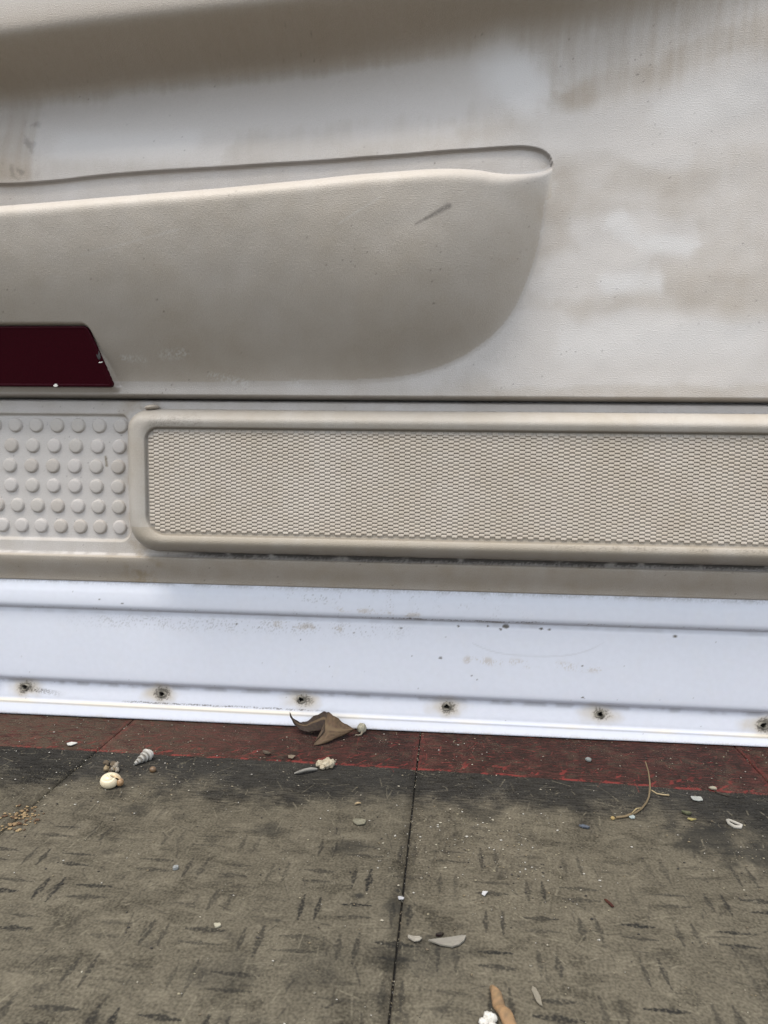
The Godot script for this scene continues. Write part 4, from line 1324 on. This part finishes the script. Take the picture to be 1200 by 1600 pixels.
	scatter("grit", grit, 3400, func(k: int) -> Vector3: return grit_spot(k), [Color(0.26, 0.23, 0.16), Color(0.36, 0.33, 0.26), Color(0.19, 0.155, 0.10), Color(0.05, 0.045, 0.04), Color(0.20, 0.185, 0.15), Color(0.03, 0.028, 0.026), Color(0.42, 0.40, 0.36), Color(0.14, 0.115, 0.08)], 0.00020, 0.00085)


func grit_spot(k: int) -> Vector3:
	if k < 700:      # denser to the right of the middle joint
		return Vector3(0.035 + rng.randfn() * 0.05, 0, 0.205 + rng.randfn() * 0.035)
	if k < 1150:     # among the shells
		return Vector3(-0.27 + rng.randfn() * 0.07, 0, 0.115 + rng.randfn() * 0.035)
	if k < 1350:     # right edge
		return Vector3(0.235 + rng.randfn() * 0.04, 0, 0.19 + rng.randfn() * 0.03)
	if k < 1950 and k >= 1650:     # packed in the joints
		var zj := rng.randf_range(0.0, 0.40)
		return Vector3([-0.3195, -0.0156, -0.0156, 0.2944][k % 4] - 0.0148 * zj + rng.randfn() * 0.0007, -0.0012, zj)
	if k < 1650:     # along the door foot
		return Vector3(rng.randf_range(-0.5, 0.4), 0, 0.004 + absf(rng.randfn()) * 0.03)
	return Vector3(rng.randf_range(-0.5, 0.4), 0, rng.randf_range(0.01, 0.40))


func scatter(called: String, mm: MultiMesh, count: int, where: Callable, tints: Array, small: float, large: float) -> void:
	mm.transform_format = MultiMesh.TRANSFORM_3D
	mm.use_colors = true
	mm.mesh = lump(Vector3(1, 0.6, 0.8), 0.7, 200, Color(1, 1, 1), Color(0.8, 0.8, 0.8), 5)
	mm.instance_count = count
	for k in count:
		var p: Vector3 = where.call(k)
		var size := lerpf(small, large, pow(rng.randf(), 3.0))
		var b := Basis(Vector3.UP, rng.randf() * TAU).scaled(Vector3(size * rng.randf_range(0.7, 1.7), size * rng.randf_range(0.5, 1.0), size))
		p.z = maxf(p.z, 0.0015)
		mm.set_instance_transform(k, Transform3D(b, p + Vector3(0, size * 0.25, 0)))
		mm.set_instance_color(k, tints[rng.randi() % tints.size()])
	var o := MultiMeshInstance3D.new()
	o.name = called
	o.multimesh = mm
	o.material_override = vertex_mat(0.78, 0.3)
	o.set_meta("kind", "stuff")
	o.set_meta("label", "small pile of brown seeds at the left joint" if called == "seed_heap" else "fine pale grit and crumbs strewn over the tiles")
	o.set_meta("category", "seeds" if called == "seed_heap" else "grit")
	add_child(o, true)


func build_leaf() -> void:
	# a withered leaf: a thin curled neck at the left, a fold, then a broad flap that comes forward
	var back := [Vector3(-0.1478, 0.0222, 0.0200), Vector3(-0.1436, 0.0120, 0.0130), Vector3(-0.1344, 0.0086, 0.0095), Vector3(-0.1242, 0.0150, 0.0080), Vector3(-0.1126, 0.0206, 0.0100), Vector3(-0.1044, 0.0199, 0.0160), Vector3(-0.0924, 0.0126, 0.0180), Vector3(-0.0822, 0.0062, 0.0160)]
	var front := [Vector3(-0.1468, 0.0178, 0.0220), Vector3(-0.1412, 0.0078, 0.0200), Vector3(-0.1310, 0.0040, 0.0230), Vector3(-0.1190, 0.0070, 0.0270), Vector3(-0.1097, 0.0114, 0.0350), Vector3(-0.1186, 0.0007, 0.0460), Vector3(-0.1055, 0.0024, 0.0410), Vector3(-0.0814, 0.0060, 0.0170)]
	var nu := 15
	var nv := 57
	var top := PackedVector3Array()
	var col := PackedColorArray()
	for k in nv:
		var t := k / 8.0
		var a := mini(int(t), 6)
		var f := t - a
		var p: Vector3 = back[a].cubic_interpolate(back[a + 1], back[maxi(a - 1, 0)], back[mini(a + 2, 7)], f)
		var q: Vector3 = front[a].cubic_interpolate(front[a + 1], front[maxi(a - 1, 0)], front[mini(a + 2, 7)], f)
		for s in nu:
			var u := float(s) / (nu - 1)
			var edge := 0.0005 * sin(k * 0.9) * (1.0 if s == 0 or s == nu - 1 else 0.0)
			var r := p.lerp(q, u)
			var vein := absf(fposmod(u * 4.0 + k * 0.16, 1.0) - 0.5)
			r += Vector3(0, 0.0010 * sin(u * PI) + 0.0005 * vein + edge + 0.0006 * n_fine.get_noise_2d(k * 0.0006, u * 0.01), 0.0016 * sin(u * PI))
			r.y = maxf(r.y, 0.0006)
			top.append(r)
			var c := Color(0.030, 0.020, 0.015).lerp(Color(0.078, 0.051, 0.030), ss(4.0, 4.9, t))
			c = c * (1.0 + 0.5 * n_fine.get_noise_2d(u * 0.02, k * 0.0011))
			c = c.lerp(Color(0.125, 0.086, 0.050), 0.55 * ss(0.42, 0.5, vein) * ss(3.8, 4.6, t))
			c = c.lerp(Color(0.14, 0.098, 0.056), 0.6 * ss(0.10, 0.04, absf(u - 0.40)))
			c.a = 1.0
			col.append(c)
	var v := PackedVector3Array()
	var cc := PackedColorArray()
	# two skins with a little thickness between them
	for k in nv:
		for s in nu:
			v.append(top[k * nu + s])
			cc.append(col[k * nu + s])
		for s in nu:
			var w := k * nu + nu - 1 - s
			v.append(top[w] + Vector3(0, -0.0003, -0.0003))
			cc.append(col[w] * 0.85)
	place("withered_leaf", sheet(v, cc, nu * 2, nv, true), vertex_mat(0.7, 0.35), 0, 0, "curled withered brown leaf leaning on the foot of the white door", "leaf")
